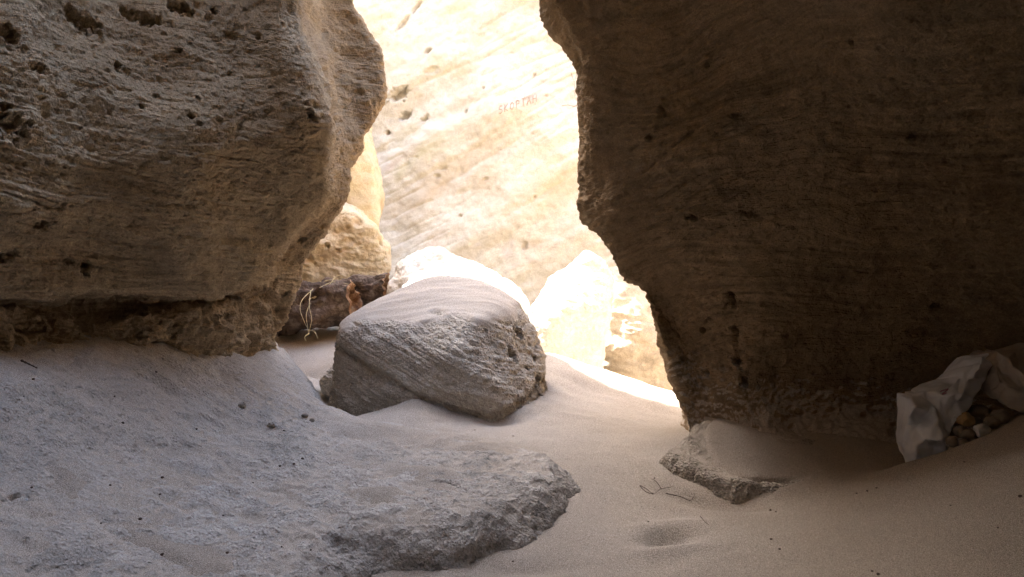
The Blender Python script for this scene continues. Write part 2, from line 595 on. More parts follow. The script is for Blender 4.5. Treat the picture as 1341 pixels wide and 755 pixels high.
# hollows scoured round the boulder, old footprints, a low ripple
z -= 0.075 * blob(445, 545, .02, .14, .12) + 0.05 * blob(660, 553, .03, .16, .09, 0.4)
z += 0.05 * blob(548, 535, .08, .13, .12)
z -= 0.05 * blob(875, 703, .01, .105, .055) - 0.018 * blob(875, 722, .01, .16, .05) - 0.012 * blob(880, 686, .01, .15, .05)
z -= 0.03 * blob(615, 577, .11, .10, .06) - 0.012 * blob(620, 590, .11, .14, .04)
z -= 0.022 * blob(680, 742, .0, .13, .05) - 0.01 * blob(720, 752, .0, .14, .05)
z -= 0.02 * blob(780, 655, .0, .10, .3, 0.5) + 0.03 * blob(930, 660, .0, .22, .06, -0.5)
lowf = fbm(np.c_[q * 1.7, np.zeros(len(q))], 3, seed=31)
z += 0.014 * lowf + 0.004 * fbm(q3 * 6, 3, seed=33)
rip = np.sin((q[:, 0] * 0.62 + q[:, 1] * 0.9 + 0.10 * fbm(q3 * 2, 2, seed=3)) * 40)
z += 0.0022 * rip * sstep(0.1, 0.5, perlin(q3 * 1.1, 50)) * (1 - on)
sv = np.c_[q, z]
sand = link_mesh('sand', sv, grid_quads(len(ys), len(xs)), M_SAND)
sand['kind'] = 'structure'
SANDZ = z.reshape(len(ys), len(xs))


def ground_z(x, y):
    i = min(max(int(np.searchsorted(xs, x)), 1), len(xs) - 1)
    j = min(max(int(np.searchsorted(ys, y)), 1), len(ys) - 1)
    tx = (x - xs[i - 1]) / (xs[i] - xs[i - 1]); ty = (y - ys[j - 1]) / (ys[j] - ys[j - 1])
    a = SANDZ[j - 1:j + 1, i - 1:i + 1]
    return float(a[0, 0] * (1 - tx) * (1 - ty) + a[0, 1] * tx * (1 - ty) + a[1, 0] * (1 - tx) * ty + a[1, 1] * tx * ty)


# ------------------------------------------------------------------ rock shelf, lower left
def slab_field(poly, top, x0, x1, y0, y1, step, drop, width, lo, hi, ylo, yhi):
    ax = axis_pts(x0, x1, step, lo, hi)
    ay = axis_pts(y0, y1, step, ylo, yhi)
    a, b = np.meshgrid(ax, ay)
    q = np.stack([a.ravel(), b.ravel()], -1)
    wob = 0.03 * fbm(np.c_[q * 3, np.zeros(len(q))], 3, seed=61)
    s = poly_sdf(q, poly) + wob * 0.6
    t = np.clip((s + width) / (width * 1.25), 0, 1)
    z = top(q) - drop * (1 - np.sqrt(np.clip(1 - t * t, 0, 1)))
    v = np.c_[q, z]
    return v, grid_quads(len(ay), len(ax)), s


v, f, s = slab_field(shelf_poly, shelf_top, -2.1, 0.36, 1.6, 5.3, 0.0068, 0.26, 0.17, -4.4, 0.5, -1.4, 5.6)
n = normals(v, f)
if n[:, 2].mean() < 0: f = f[:, ::-1].copy(); n = -n
left_dust = sstep(-0.9, -1.4, v[:, 0])
farback = sstep(3.4, 4.2, v[:, 1])
calm = 0.35 + 0.65 * (1 - np.clip(left_dust * 0.6 + farback * 0.7, 0, 1))
edge = sstep(-0.16, -0.02, s)
crumb = fbm(v * 9, 4, gain=0.62, seed=70)
pitn = fbm(v * 30, 3, gain=0.6, seed=75)
h = 0.020 * fbm(v * 2.6, 3, seed=65) + (0.010 * crumb + 0.0055 * pitn) * calm + 0.003 * fbm(v * 75, 2, seed=77)
flake = bedded(v, (0.05, 0.25, 1), 16, seed=80, lat=5)
h += 0.007 * calm * np.abs(flake)
h -= 0.02 * sstep(0.33, 0.62, np.abs(perlin(v * 6, 85))) * calm * sstep(0.0, 0.3, perlin(v * 2, 86)) * 0.8
h += edge * (0.004 * fbm(v * 14, 3, seed=90) - 0.002 * pitn + 0.003 * fbm(v * 70, 2, seed=92))
v = v + n * h[:, None]
n = normals(v, f)
for (px, py, zz, r, d) in [(45, 632, .43, .045, .05), (75, 628, .43, .03, .035), (300, 690, .25, .025, .03), (215, 740, .24, .03, .03), (145, 503, .58, .035, .02), (260, 605, .33, .03, .025), (52, 645, .42, .03, .03)]:
    carve(v, n, S(px, py, zz), r, d, axis=(1, 0.3, 0), stretch=2.2)
dust = np.clip(0.06 + 0.75 * sstep(0.05, -0.2, crumb + pitn * 0.6) + 0.3 * fbm(v * 2.2, 3, seed=95) + 0.45 * farback + 0.3 * left_dust, 0, 1) * sstep(0.55, 0.85, n[:, 2]) * (1 - 0.6 * edge)
shelf_v, shelf_f = v, f
shelf = link_mesh('rock_shelf', v, f, M_SHELF, base=(-1.3, 3.2, 0.0), attrs={'sand': dust})
tag(shelf, 'low grey crusted rock shelf dusted with sand, sloping across the lower left foreground', 'rock shelf')

# ------------------------------------------------------------------ ledge at the foot of the right wall
v, f, s = slab_field(ledge_poly, ledge_top, 0.62, 1.6, 3.1, 4.4, 0.0055, 0.16, 0.045, 0.4, 2.1, 2.9, 4.8)
n = normals(v, f)
if n[:, 2].mean() < 0: f = f[:, ::-1].copy(); n = -n
edge = sstep(-0.10, -0.01, s)
cr = fbm(v * 14, 4, gain=0.62, seed=100)
h = 0.010 * fbm(v * 4, 3, seed=101) + 0.007 * cr + edge * (0.009 * fbm(v * 18, 3, seed=104) + 0.007 * np.abs(perlin(v * 30, 106)))
v = v + n * h[:, None]
n = normals(v, f)
dust = np.clip(0.2 + 0.8 * sstep(0.1, -0.3, cr), 0, 1) * sstep(0.6, 0.9, n[:, 2]) * (1 - edge)
o = link_mesh('rock_ledge', v, f, M_LEDGE, base=(1.1, 3.7, 0), attrs={'sand': dust})
tag(o, 'small crumbly rock ledge half buried in sand at the foot of the dark right wall', 'rock ledge')

# ------------------------------------------------------------------ left overhanging rock
pyrows = [-250, 0, 70, 130, 200, 250, 290, 335]
rows = []
sil = dict(zip(pyrows, [(455, 5.0), (468, 5.2), (501, 5.2), (500, 5.15), (470, 5.0), (446, 4.85), (432, 4.8), (408, 4.85)]))
rid = dict(zip(pyrows, [(370, 4.15), (386, 3.95), (393, 3.82), (402, 3.78), (418, 3.85), (434, 4.0), (405, 4.05), (360, 4.12)]))
fr = {  # Y at px -160, 0, 130, 260, (330)
    -250: (3.1, 3.35, 3.75, 3.95, 4.05), 0: (2.55, 2.95, 3.4, 3.65, 3.85), 70: (2.5, 2.85, 3.28, 3.52, 3.72), 130: (2.45, 2.78, 3.18, 3.42, 3.62),
    200: (2.4, 2.72, 3.08, 3.32, 3.58), 250: (2.4, 2.74, 3.08, 3.36, 3.66), 290: (2.45, 2.78, 3.12, 3.42, 3.74), 335: (2.5, 2.84, 3.18, 3.52, 3.9)}
rows.append([(-3, -3, 9), (-2.3, 0.5, 9), (-2.1, 2.6, 9), (-2.0, 3.6, 9), (-1.9, 4.1, 9), (-1.7, 4.4, 9), (-1.55, 4.5, 9), (-1.45, 4.6, 9), (-1.4, 4.9, 9), (-1.4, 5.2, 9), (-1.8, 5.7, 9), (-3.1, 7.84, 9)])
rows.append([(-2.4, -3, 5), (-1.75, 0.5, 5), (-1.55, 2.4, 5), (-1.45, 3.3, 5), (-1.4, 3.8, 5), (-1.35, 4.1, 5), (-1.3, 4.4, 5), (-1.15, 4.5, 5), (-1.05, 4.8, 5), (-1.05, 5.15, 5), (-1.6, 5.6, 5), (-3.0, 7.84, 5)])  # top rows out of view, leaned over to shade the shelf's left side
for py in pyrows:
    Y = fr[py]
    sp, sy = sil[py]; rp, ry = rid[py]
    nose = C(sp, py, sy)
    r = [(-4.5, -3, nose[2] + .1), (-2.6, 0.6, nose[2] + .05)]
    r += [C(-160, py, Y[0]), C(0, py, Y[1]), C(130, py, Y[2]), C(260, py, Y[3]), C(330, py, Y[4]) if rp > 350 else C(310, py, Y[4]), C(rp, py, ry)]
    scoop = 0.30 if py < 180 else 0.1
    r += [C(0.62 * rp + 0.38 * sp, py, 0.45 * ry + 0.55 * sy + scoop), nose, nose + np.array([-0.45, 0.55, 0.0]), (-2.9, 7.81, nose[2])]  # hidden rear flank, placed to set where sun reaches the crest
    rows.append(r)
# lip, recess under it, crumbly layer, buried foot
lipY = (2.58, 2.90, 3.24, 3.62, 4.05)
def low_row(pys, Ys, npx, npy, nY, rpx, rpy, rY):
    nose = C(npx, npy, nY)
    zz = C(0, pys[1], Ys[1])[2]
    return [(-4.5, -3, zz), (-2.7, 0.6, zz), C(-160, pys[0], Ys[0]), C(0, pys[1], Ys[1]), C(130, pys[2], Ys[2]), C(255, pys[3], Ys[3]), C(300, pys[4], Ys[4]), C(rpx, rpy, rY),
            C(0.45 * rpx + 0.55 * npx, 0.5 * (rpy + npy), 0.5 * (rY + nY)), nose, nose + np.array([-0.45, 0.5, 0.0]), (-2.9, 7.81, nose[2])]
rows.append(low_row((375, 386, 392, 384, 372), (2.56, 2.90, 3.24, 3.60, 3.84), 385, 378, 4.95, 345, 363, 4.25))
rows.append(low_row((385, 398, 400, 392, 382), (2.84, 3.15, 3.52, 3.90, 4.10), 378, 400, 5.0, 350, 378, 4.45))
rows.append(low_row((398, 412, 416, 412, 408), (2.72, 3.04, 3.40, 3.80, 4.04), 370, 425, 5.02, 345, 408, 4.55))
rows.append(low_row((425, 437, 442, 444, 446), (2.70, 3.0, 3.36, 3.76, 4.04), 363, 450, 5.02, 340, 448, 4.6))
rows.append(low_row((480, 490, 492, 492, 495), (2.72, 3.02, 3.4, 3.8, 4.1), 358, 500, 5.05, 335, 500, 4.7))
for r in rows:                                                  # round the back of the rock
    r += [(-6.5, 5.5, r[-1][2]), (-6.5, -1.5, r[-1][2]), tuple(r[0])]
rows.insert(0, [(-4.2, 3.0, 9.3)] * len(rows[0]))                # and over its top
rseg = [5, 12, 20, 60, 62, 55, 62, 48, 40, 46, 42, 26, 26, 34, 22]
cseg = [8, 14, 34, 100, 100, 60, 60, 46, 46, 46, 12, 6, 6, 6]
v, f = net(rows, rseg, cseg)
NRL, NCL = sum(rseg) + 1, sum(cseg) + 1
n = normals(v, f)
cpt = np.array([-2.5, 5.0, 1.5])
ifront = np.argmin(np.abs(v - C(200, 200, 3.2)).sum(1))
if (CAM - v[ifront]) @ n[ifront] < 0: f = f[:, ::-1].copy(); n = -n
rowi = np.repeat(np.arange(NRL), NCL)
lip_i = sum(rseg[:11])
low = sstep(lip_i + 6, lip_i + 30, rowi)                       # crumbly layer under the lip
bn = (0.10, 0.12, 1)
strong = sstep(-0.2, 0.35, perlin(v * 0.9, 201)) * 0.6 + 0.4
lower = sstep(1.75, 1.2, v[:, 2])
g1 = bedded(v, bn, 13, 210, lat=0.8)
g2 = bedded(v, bn, 34, 211, lat=1.5)
g3 = bedded(v, (0.2, 0.1, 1), 70, 212, lat=2.5)
h = 0.055 * fbm(v * 1.3, 3, seed=203) + 0.022 * fbm(v * 4.2, 4, seed=206)
groove = -(np.clip(1 - np.abs(g1) * 4.5, 0, 1) ** 2) * 0.013 - (np.clip(1 - np.abs(g2) * 2.6, 0, 1) ** 2) * 0.009 - (np.clip(1 - np.abs(g3) * 2.4, 0, 1) ** 2) * 0.006
bulge = 0.010 * g1 + 0.004 * g2
h += (groove + bulge) * strong * (0.6 + 0.9 * lower) * (1 - 0.8 * low) * (1 - 0.6 * sstep(4.3, 4.7, v[:, 1]))
h += 0.020 * np.tanh(5 * bedded(v, bn, 4.2, 240, lat=0.5, warp=0.12)) * strong * (1 - low)
h += 0.0055 * fbm(v * 26, 3, gain=0.6, seed=215) + 0.004 * fbm(v * 60, 2, seed=218)
h += low * (0.034 * fbm(v * 6.5, 4, gain=0.6, seed=220) + 0.018 * fbm(v * 20, 3, seed=223) - 0.045 * sstep(0.15, 0.55, perlin(v * np.array([5, 5, 8]), 225)))
# scattered pits
w, wid = worley(v * np.array([7, 7, 9]), 3)
h -= 0.018 * sstep(0.30, 0.10, w) * (wid > 0.86)
w, wid = worley(v * np.array([15, 15, 20]), 5)
h -= 0.010 * sstep(0.36, 0.15, w) * (wid > 0.6)
v = v + n * h[:, None]
n = normals(v, f)


def bvh_of(v, f):
    """picture position of every vertex, to find the one seen at a place in the picture"""
    d = v - CAM
    dep = d[:, 1] * CP - d[:, 2] * SP
    up = d[:, 1] * SP + d[:, 2] * CP
    dep = np.where(dep < 0.1, 1e6, dep)
    return v, W0 / 2 + FPX * d[:, 0] / dep, H0 / 2 - FPX * up / dep, dep


def hit(bv, px, py, rad=3.5):
    v, X, Y, dep = bv
    m = np.nonzero((np.abs(X - px) < rad) & (np.abs(Y - py) < rad))[0]
    if len(m) == 0: return None if rad > 12 else hit(bv, px, py, rad * 1.8)
    k = m[dep[m] < dep[m].min() + 0.12]
    w = 1 / ((X[k] - px) ** 2 + (Y[k] - py) ** 2 + 0.3)
    return (v[k] * w[:, None]).sum(0) / w.sum()


bL = bvh_of(v, f)
for (px, py, r, d, ax, stx) in [(235, 8, .028, .07, (1, .4, -.5), 1.8), (155, 87, .017, .07, (0, 0, 1), 1.1), (15, 50, .025, .06, (0, 0, 1), 1.7), (185, 22, .035, .05, (1, .4, -.1), 2.6), (110, 28, .05, .045, (1, .4, -.1), 2.8),
                                (10, 160, .05, .07, (1, 0.5, -.5), 2.0), (60, 294, .022, .05, (1, .5, 0), 1.8), (112, 350, .022, .06, (0, 0, 1), 1.4), (250, 152, .012, .035, None, 1), (262, 162, .010, .03, None, 1), (205, 125, .012, .03, None, 1), (186, 139, .009, .03, None, 1),
                                (260, 128, .011, .03, None, 1), (233, 66, .012, .035, (1, .4, 0), 1.6), (338, 48, .012, .03, (0.2, 0, -1), 1.6), (143, 147, .009, .03, None, 1), (105, 167, .009, .03, None, 1), (280, 14, .014, .04, None, 1), (55, 90, .018, .03, (1, .5, -.1), 1.8),
                                (410, 152, .02, .05, (.4, 0.5, -.6), 2.2), (395, 315, .016, .04, (.5, 0.5, .4), 2), (85, 425, .045, .09, (1, .5, -.5), 1.5), (112, 432, .03, .08, None, 1.4), (160, 412, .04, .10, (0, 0, 1), 1.6), (228, 430, .03, .10, (0, 0, 1), 1.3), (190, 435, .03, .07, (1, 0.5, 0), 1.8), (360, 372, .03, .08, (1, 1, .3), 1.6), (375, 385, .03, .06, None, 1), (10, 335, .018, .04, (1, .5, 0), 5), (90, 340, .012, .03, (1, .5, 0), 6)]:
    p = hit(bL, px, py)
    if p is not None: carve(v, n, p, r * 1.15, d, ax, stx)
left_v, left_f = v, f
o = link_mesh('overhanging_rock', v, f, M_LEFT, base=(-2.2, 4.2, 0.3))
tag(o, 'huge tan rock with fine bedding lines overhanging the shelf on the left', 'rock')

# ------------------------------------------------------------------ right overhanging rock
rr = []
# py: (nose px, nose Y), Y at px 860, 1000, 1150, 1341, 1560
RR = [(-220, 690, 4.2, (3.6, 2.75, 2.35, 2.15, 2.0)), (-60, 705, 4.4, (3.95, 3.2, 2.8, 2.5, 2.2)), (20, 728, 4.5, (4.05, 3.45, 3.05, 2.75, 2.4)), (75, 758, 4.5, (4.08, 3.6, 3.22, 2.9, 2.5)), (130, 764, 4.5, (4.08, 3.68, 3.36, 3.0, 2.55)),
      (210, 768, 4.5, (4.02, 3.74, 3.5, 3.18, 2.65)), (285, 769, 4.5, (4.0, 3.8, 3.62, 3.3, 2.75)), (325, 799, 4.5, (4.12, 3.88, 3.72, 3.4, 2.82)), (375, 842, 4.5, (4.35, 3.95, 3.82, 3.5, 2.9)), (430, 865, 4.45, (4.42, 4.02, 3.93, 3.62, 3.0)),
      (490, 887, 4.4, (4.3, 4.06, 4.02, 3.72, 3.1)), (540, 896, 4.3, (4.18, 3.98, 4.0, 3.78, 3.15)), (572, 899, 4.2, (4.05, 3.80, 3.84, 3.7, 3.2)), (620, 903, 4.1, (3.8, 3.5, 3.6, 3.55, 3.2))]
rr.append([(7, 5.6, 6.2), (4, 5.2, 6.2), (1.9, 4.9, 6.2), (1.4, 4.5, 6.4), (1.2, 3, 7), (1.1, 1.5, 7.5), (1.1, 0, 8), (1.2, -2, 8), (1.4, -4, 8)])
rr.append([(7, 6, 5.5), (4, 5.5, 5.5), (1.2, 5.0, 5.0), (0.45, 4.4, 5.0), (-0.1, 3.0, 5.0), (-0.35, 1.5, 5.0), (-0.5, 0, 5.0), (-0.5, -2, 5.2), (-0.3, -4, 5.4)])
rr.append([(7, 6, 4.0), (4, 5.6, 4.0), (0.9, 5.0, 3.7), (0.2, 4.2, 3.6), (-0.05, 2.9, 3.5), (-0.25, 1.4, 3.4), (-0.35, 0, 3.4), (-0.3, -2, 3.5), (0.5, -4, 3.6)])  # unseen roof rows, pushed left to narrow the slot of sky light
rr.append([(7, 6, 3.5), (4, 5.6, 3.5), (0.8, 5.1, 3.2), (0.2, 4.1, 3.05), (0.62, 3.0, 2.95), (1.0, 2.0, 2.85), (1.6, 0.8, 2.9), (2.0, -1, 3.0), (2.5, -4, 3.2)])
for (py, npx, nY, Ys) in RR:
    nose = C(npx, py, nY)
    p860 = max(862, npx + 12 + (py > 360) * 18)
    r = [(7, 6.6, nose[2]), (3.6, 6.2, nose[2]), nose + np.array([0.42, 0.75, 0]), nose, C(p860, py, Ys[0]), C(1000, py, Ys[1]), C(1150, py, Ys[2]), C(1341, py, Ys[3]), C(1650, py, Ys[4])]
    rr.append(r)
rr[4:] = [r for r in rr[4:]]
# close towards the right of the camera
for i, r in enumerate(rr):
    zz = r[-1][2]
    r.append((3.6, -1.0, zz) if i >= 4 else ((3.5, -4.5, zz) if i == 3 else (r[-1][0] + 1.5, -6, zz)))
for r in rr:
    r += [(8.5, -2.0, r[-1][2]), (8.5, 5.5, r[0][2])]
rr.insert(0, [(5.0, 1.5, 8.2)] * len(rr[0]))
rseg = [5, 8, 12, 12, 26, 34, 44, 40, 40, 52, 50, 30, 36, 40, 44, 36, 26, 26]
cseg = [8, 14, 40, 74, 84, 84, 96, 30, 10, 6, 6]
v, f = net(rr, rseg, cseg)
n = normals(v, f)
ifront = np.argmin(np.abs(v - C(1100, 250, 3.65)).sum(1))
if (CAM - v[ifront]) @ n[ifront] < 0: f = f[:, ::-1].copy(); n = -n
low = sstep(0.75, 0.2, v[:, 2])
strong = sstep(-0.25, 0.35, perlin(v * 0.8, 301)) * 0.6 + 0.4
rightness = sstep(0.9, 1.5, v[:, 0])
bnA = (-0.03, -0.1, 1)
bnB = (-0.55, 0.1, 1)
gA = bedded(v, bnA, 11, 310, lat=0.7)
gA2 = bedded(v, bnA, 30, 311, lat=1.4)
gB = bedded(v, bnB, 12, 312, lat=0.8)
gB2 = bedded(v, bnB, 32, 313, lat=1.4)
g1 = gA * rightness + gB * (1 - rightness)
g2 = gA2 * rightness + gB2 * (1 - rightness)
h = 0.06 * fbm(v * 1.2, 3, seed=303) + 0.024 * fbm(v * 4, 4, seed=306)
h += (0.013 * g1 + 0.006 * g2 - 0.018 * np.clip(1 - np.abs(g1) * 4.5, 0, 1) ** 2 - 0.012 * np.clip(1 - np.abs(g2) * 2.6, 0, 1) ** 2) * strong * (1 - 0.6 * low) * (0.45 + 0.55 * sstep(0.45, 0.75, v[:, 0]))
# a broad projecting band, upper right
zb = v[:, 2] - 0.03 * perlin(v * 1.5, 330)
h += rightness * (0.05 * sstep(1.60, 1.72, zb) * sstep(2.2, 1.85, zb))
h += 0.024 * np.tanh(5 * bedded(v, bnA, 4.0, 345, lat=0.5, warp=0.12)) * strong * rightness + 0.016 * np.tanh(5 * bedded(v, bnB, 4.5, 347, lat=0.5, warp=0.12)) * (1 - rightness) * sstep(0.4, 0.7, v[:, 0])
h += 0.006 * fbm(v * 26, 3, gain=0.6, seed=315) + 0.004 * fbm(v * 60, 2, seed=318)
h += low * (0.010 * fbm(v * 9, 4, gain=0.6, seed=320) + 0.005 * fbm(v * 24, 3, seed=323))
w, wid = worley(v * np.array([7, 7, 9]), 13)
h -= 0.020 * sstep(0.30, 0.12, w) * (wid > 0.84)
w, wid = worley(v * np.array([16, 16, 20]), 15)
h -= 0.011 * sstep(0.36, 0.15, w) * (wid > 0.55) * (0.4 + 0.9 * low)
edge_rough = sstep(0.9, 0.6, v[:, 0]) * sstep(0.9, 0.6, v[:, 2])
h += edge_rough * 0.03 * fbm(v * 13, 3, gain=0.6, seed=340)
v = v + n * h[:, None]
n = normals(v, f)
bR = bvh_of(v, f)
for (px, py, r, d, ax, stx) in [(958, 395, .03, .07, (0, 0, 1), 2.2), (965, 470, .02, .07, (.3, 0, -1), 2.4), (975, 500, .018, .07, (1, 0, -1), 2), (962, 440, .02, .06, (0, 0, 1), 2.5), (993, 505, .014, .04, (0, 0, 1), 1.5), (920, 432, .012, .04, (1, 0, 0), 2.0), (925, 488, .018, .04, None, 1), (895, 470, .018, .04, None, 1),
                                (905, 285, .015, .05, (1, 0, 0), 1.8), (980, 280, .012, .04, (1, 0, 0), 3), (1195, 180, .014, .05, (0.3, 0, 1), 1.8), (1170, 105, .012, .04, None, 1), (1115, 55, .012, .04, None, 1), (865, 145, .02, .05, (.6, 0, -1), 3.0), (925, 85, .014, .04, None, 1), (1240, 215, .012, .04, (1, 0, 0), 2), (1225, 400, .015, .04, (1, 0, .5), 2), (850, 180, .012, .03, (.6, 0, -1), 4), (960, 150, .012, .03, (1, 0, -.2), 3)]:
    p = hit(bR, px, py)
    if p is not None: carve(v, n, p, r * 1.2, d, ax, stx)
right_v, right_f = v, f
n = normals(v, f)
dust = sstep(0.35, 0.6, n[:, 2] + 0.16 * fbm(v * 45, 3, seed=350)) * sstep(0.5, 0.25, v[:, 2]) + 0.12 * sstep(0.6, 0.1, v[:, 2])
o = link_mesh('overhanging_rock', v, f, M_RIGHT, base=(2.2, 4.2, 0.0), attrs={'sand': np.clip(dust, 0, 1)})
tag(o, 'huge dark brown overhanging rock wall on the right above the sand', 'rock')

# ------------------------------------------------------------------ sunlit canyon wall at the back
zs = [-1.2, -0.2, 0.6, 1.4, 2.2, 3.0, 3.8, 4.5, 5.2]
bw = []
for zz in zs[::-1]:
    lean = 0.24 * (zz - 1) - (0.13 * (zz - 1.8) if zz > 1.8 else 0)
    bw.append([(-9, 7 + lean, zz), (-6, 9.2 + lean, zz), (-3.5, 10.2 + lean, zz), (-1.6, 10.1 + lean, zz), (0, 9.7 + lean, zz), (1.5, 9.5 + lean, zz), (3, 9.2 + lean, zz), (5, 8.3 + lean * .5, zz), (7.2, 6.3, zz)])
v, f = net(bw, [20, 30, 56, 62, 62, 62, 40, 14], [8, 24, 80, 110, 110, 80, 30, 10])
n = normals(v, f)
if ((CAM - v) * n).sum(1).mean() < 0: f = f[:, ::-1].copy(); n = -n
bnW = (-0.5, 0.1, 1)
g1 = bedded(v, bnW, 3.2, 410, lat=0.35)
g2 = bedded(v, bnW, 9, 411, lat=0.7)
h = 0.12 * fbm(v * 0.55, 3, seed=403) + 0.035 * fbm(v * 1.9, 4, seed=406)
h += 0.045 * g1 + 0.010 * g2 - 0.015 * np.clip(1 - np.abs(g1) * 3.4, 0, 1) ** 2 - 0.012 * np.clip(1 - np.abs(g2) * 2.8, 0, 1) ** 2 * (perlin(v * 0.6, 412) > 0)
h += 0.008 * fbm(v * 9, 3, seed=415)
w, wid = worley(v * np.array([3.4, 3.4, 5]), 23)
h -= 0.04 * sstep(0.16, 0.06, w) * (wid > 0.85)
v = v + n * h[:, None]
n = normals(v, f)
bB = bvh_of(v, f)
for (px, py, r, d, ax, stx) in [(522, 122, .085, .14, (1, 0, .5), 1.8), (530, 152, .055, .10, (1, 0, .4), 1.6), (560, 66, .04, .08, (1, 0, .4), 1.3), (556, 155, .04, .07, (1, 0, .5), 1.8), (508, 174, .03, .06, None, 1), (565, 92, .05, .03, (1, 0, .3), 2.5), (610, 146, .025, .05, (1, 0, .5), 1.6), (633, 115, .02, .04, None, 1), (700, 98, .02, .04, None, 1), (687, 322, .035, .05, (0, 0, 1), 1.6), (700, 258, .02, .04, None, 1), (528, 30, .04, .05, (1, 0, 1.2), 3.5), (545, 10, .03, .05, (1, 0, 1.2), 4), (580, 220, .03, .035, (1, 0, .2), 2.4), (636, 234, .022, .035, (1, 0, .3), 2.2), (715, 125, .018, .03, None, 1), (603, 282, .02, .04, None, 1)]:
    p = hit(bB, px, py)
    if p is not None: carve(v, n, p, r, d, ax, stx)
wall = link_mesh('canyon_wall', v, f, M_WALL, base=(0, 9.8, -1))
tag(wall, 'tall sunlit cream canyon wall with slanting streaks closing the view at the back', 'rock wall')
bB = bvh_of(v, f)

# ------------------------------------------------------------------ boulders
def rockify(v, f, big, med, bedn, bedf, beda, grain, seed, pit=(0, 0, 0), fr=1.0):
    n = normals(v, f)
    h = big * fbm(v * 1.8 * fr, 3, seed=seed) + med * fbm(v * 6 * fr, 4, gain=0.55, seed=seed + 3)
    g = bedded(v, bedn, bedf, seed + 7, lat=1.2, warp=0.03)
    g2 = bedded(v, bedn, bedf * 2.7, seed + 8, lat=2.2, warp=0.03)
    h += beda * (0.7 * g + 0.3 * g2 - np.clip(1 - np.abs(g) * 3.2, 0, 1) ** 2 - 0.5 * np.clip(1 - np.abs(g2) * 2.6, 0, 1) ** 2)
    h += grain * fbm(v * 32, 3, gain=0.6, seed=seed + 11)
    if pit[0]:
        w, wid = worley(v * pit[1], seed % 50)
        h -= pit[0] * sstep(0.4, 0.12, w) * (wid > pit[2])
    return v + n * h[:, None]


# the sand-capped boulder in the middle
pts = [C(438, 432, 4.85), C(450, 410, 5.05), C(520, 379, 5.25), C(560, 357, 5.4), C(632, 361, 5.35), C(690, 396, 5.2), C(660, 405, 4.85), C(718, 450, 5.1), C(722, 490, 4.95), C(705, 512, 4.75), C(668, 540, 4.45), C(640, 558, 4.38), C(600, 470, 4.42), C(610, 425, 4.62),
       C(455, 560, 4.6), C(424, 524, 4.75), C(440, 480, 4.9), C(425, 560, 5.1), C(650, 620, 4.45), C(720, 560, 4.9), C(640, 520, 5.6), C(500, 520, 5.5), C(480, 640, 4.8)]
v, f = boulder(pts, 200, p=22)
n = normals(v, f)
c0 = v.mean(0)
sandy = np.clip(sstep(0.42, 0.70, n[:, 2] + 0.14 * fbm(v * 5, 3, seed=500)), 0, 1)
# sand lies on the top, back from the front edge
cut = C(600, 428, 4.7)
sandy *= sstep(-0.03, 0.05, (v[:, 2] - cut[2]) + 0.10 * fbm(v * 3.0, 3, seed=503) + 0.10 * (v[:, 0] < -9))
right = sstep(0.08, 0.20, v[:, 0] - 0.10 * (v[:, 1] - 5))
rk = rockify(v, f, 0.030, 0.012, (0.45, 0.05, 1), 17, 0.007, 0.0055, 510)
n = normals(rk, f)
w, wid = worley(rk * 9, 31)
rk = rk - n * (right * (0.05 * sstep(0.42, 0.1, w) * (wid > 0.45)))[:, None]
w, wid = worley(rk * 18, 32)
rk = rk - n * ((0.25 + right) * 0.014 * sstep(0.42, 0.1, w) * (wid > 0.5))[:, None]
vv = rk * (1 - sandy[:, None]) + (v + np.array([0, 0, 1.0]) * (0.010 + 0.010 * fbm(v * np.array([2, 7, 2]), 3, seed=520))[:, None]) * sandy[:, None]
n = normals(vv, f)
bC = bvh_of(vv, f)
for (px, py, r, d, ax, stx) in [(672, 464, .045, .08, (0, 0, 1), 1.4), (680, 435, .035, .05, (0.3, .5, -1), 1.8), (706, 492, .022, .05, None, 1), (690, 482, .02, .04, None, 1), (700, 470, .018, .035, None, 1), (705, 440, .02, .03, None, 1), (636, 433, .015, .03, None, 1)]:
    p = hit(bC, px, py)
    if p is not None: carve(vv, n, p, r, d, ax, stx)
# one deep bedding groove across the lower face
a = hit(bC, 455, 462); b = hit(bC, 655, 540)
if a is not None and b is not None:
    e = (b - a) / np.linalg.norm(b - a)
    side = np.cross(e, np.array([0, 1, 0.3])); side /= np.linalg.norm(side)
    dist = (vv - a) @ side + 0.012 * fbm(vv * 5, 3, seed=530)
    front = (n @ np.array([0, -1, 0]) > -0.1)
    vv = vv - n * (front * (0.022 * np.exp(-(dist / 0.012) ** 2) + 0.014 * sstep(0.0, 0.015, dist * (1 if side[2] < 0 else -1))))[:, None]
o = link_mesh('boulder', vv, f, M_BOULDER, base=(-0.4, 4.95, 0), attrs={'sand': sstep(0.35, 0.6, sandy + 0.30 * fbm(vv * 16, 3, seed=540) * (sandy > 0.05))})
tag(o, 'grey banded boulder capped with sand standing in the middle of the passage', 'boulder')
mid_bvh = bvh_of(vv, f)


def simple_boulder(name, pts, res, p, mat, label, cat='boulder', seed=600, big=0.05, med=0.02, bedn=(0.1, 0, 1), bedf=6, beda=0.012, grain=0.006, pit=(0.03, 6, 0.6), base=None, holes=(), group=None):
    v, f = boulder(pts, res, p)
    v = rockify(v, f, big, med, bedn, bedf, beda, grain, seed, pit)
    if holes:
        n = normals(v, f); bv = bvh_of(v, f)
        for (px, py, r, d) in holes:
            pp = hit(bv, px, py)
            if pp is not None: carve(v, n, pp, r, d)
    c = v.mean(0)
    o = link_mesh(name, v, f, mat, base=base if base is not None else (c[0], c[1], v[:, 2].min()))
    tag(o, label, cat, group)
    return o


def dig(px, Y, zz):
    p = C(px, 400, Y); p[2] = zz; return p


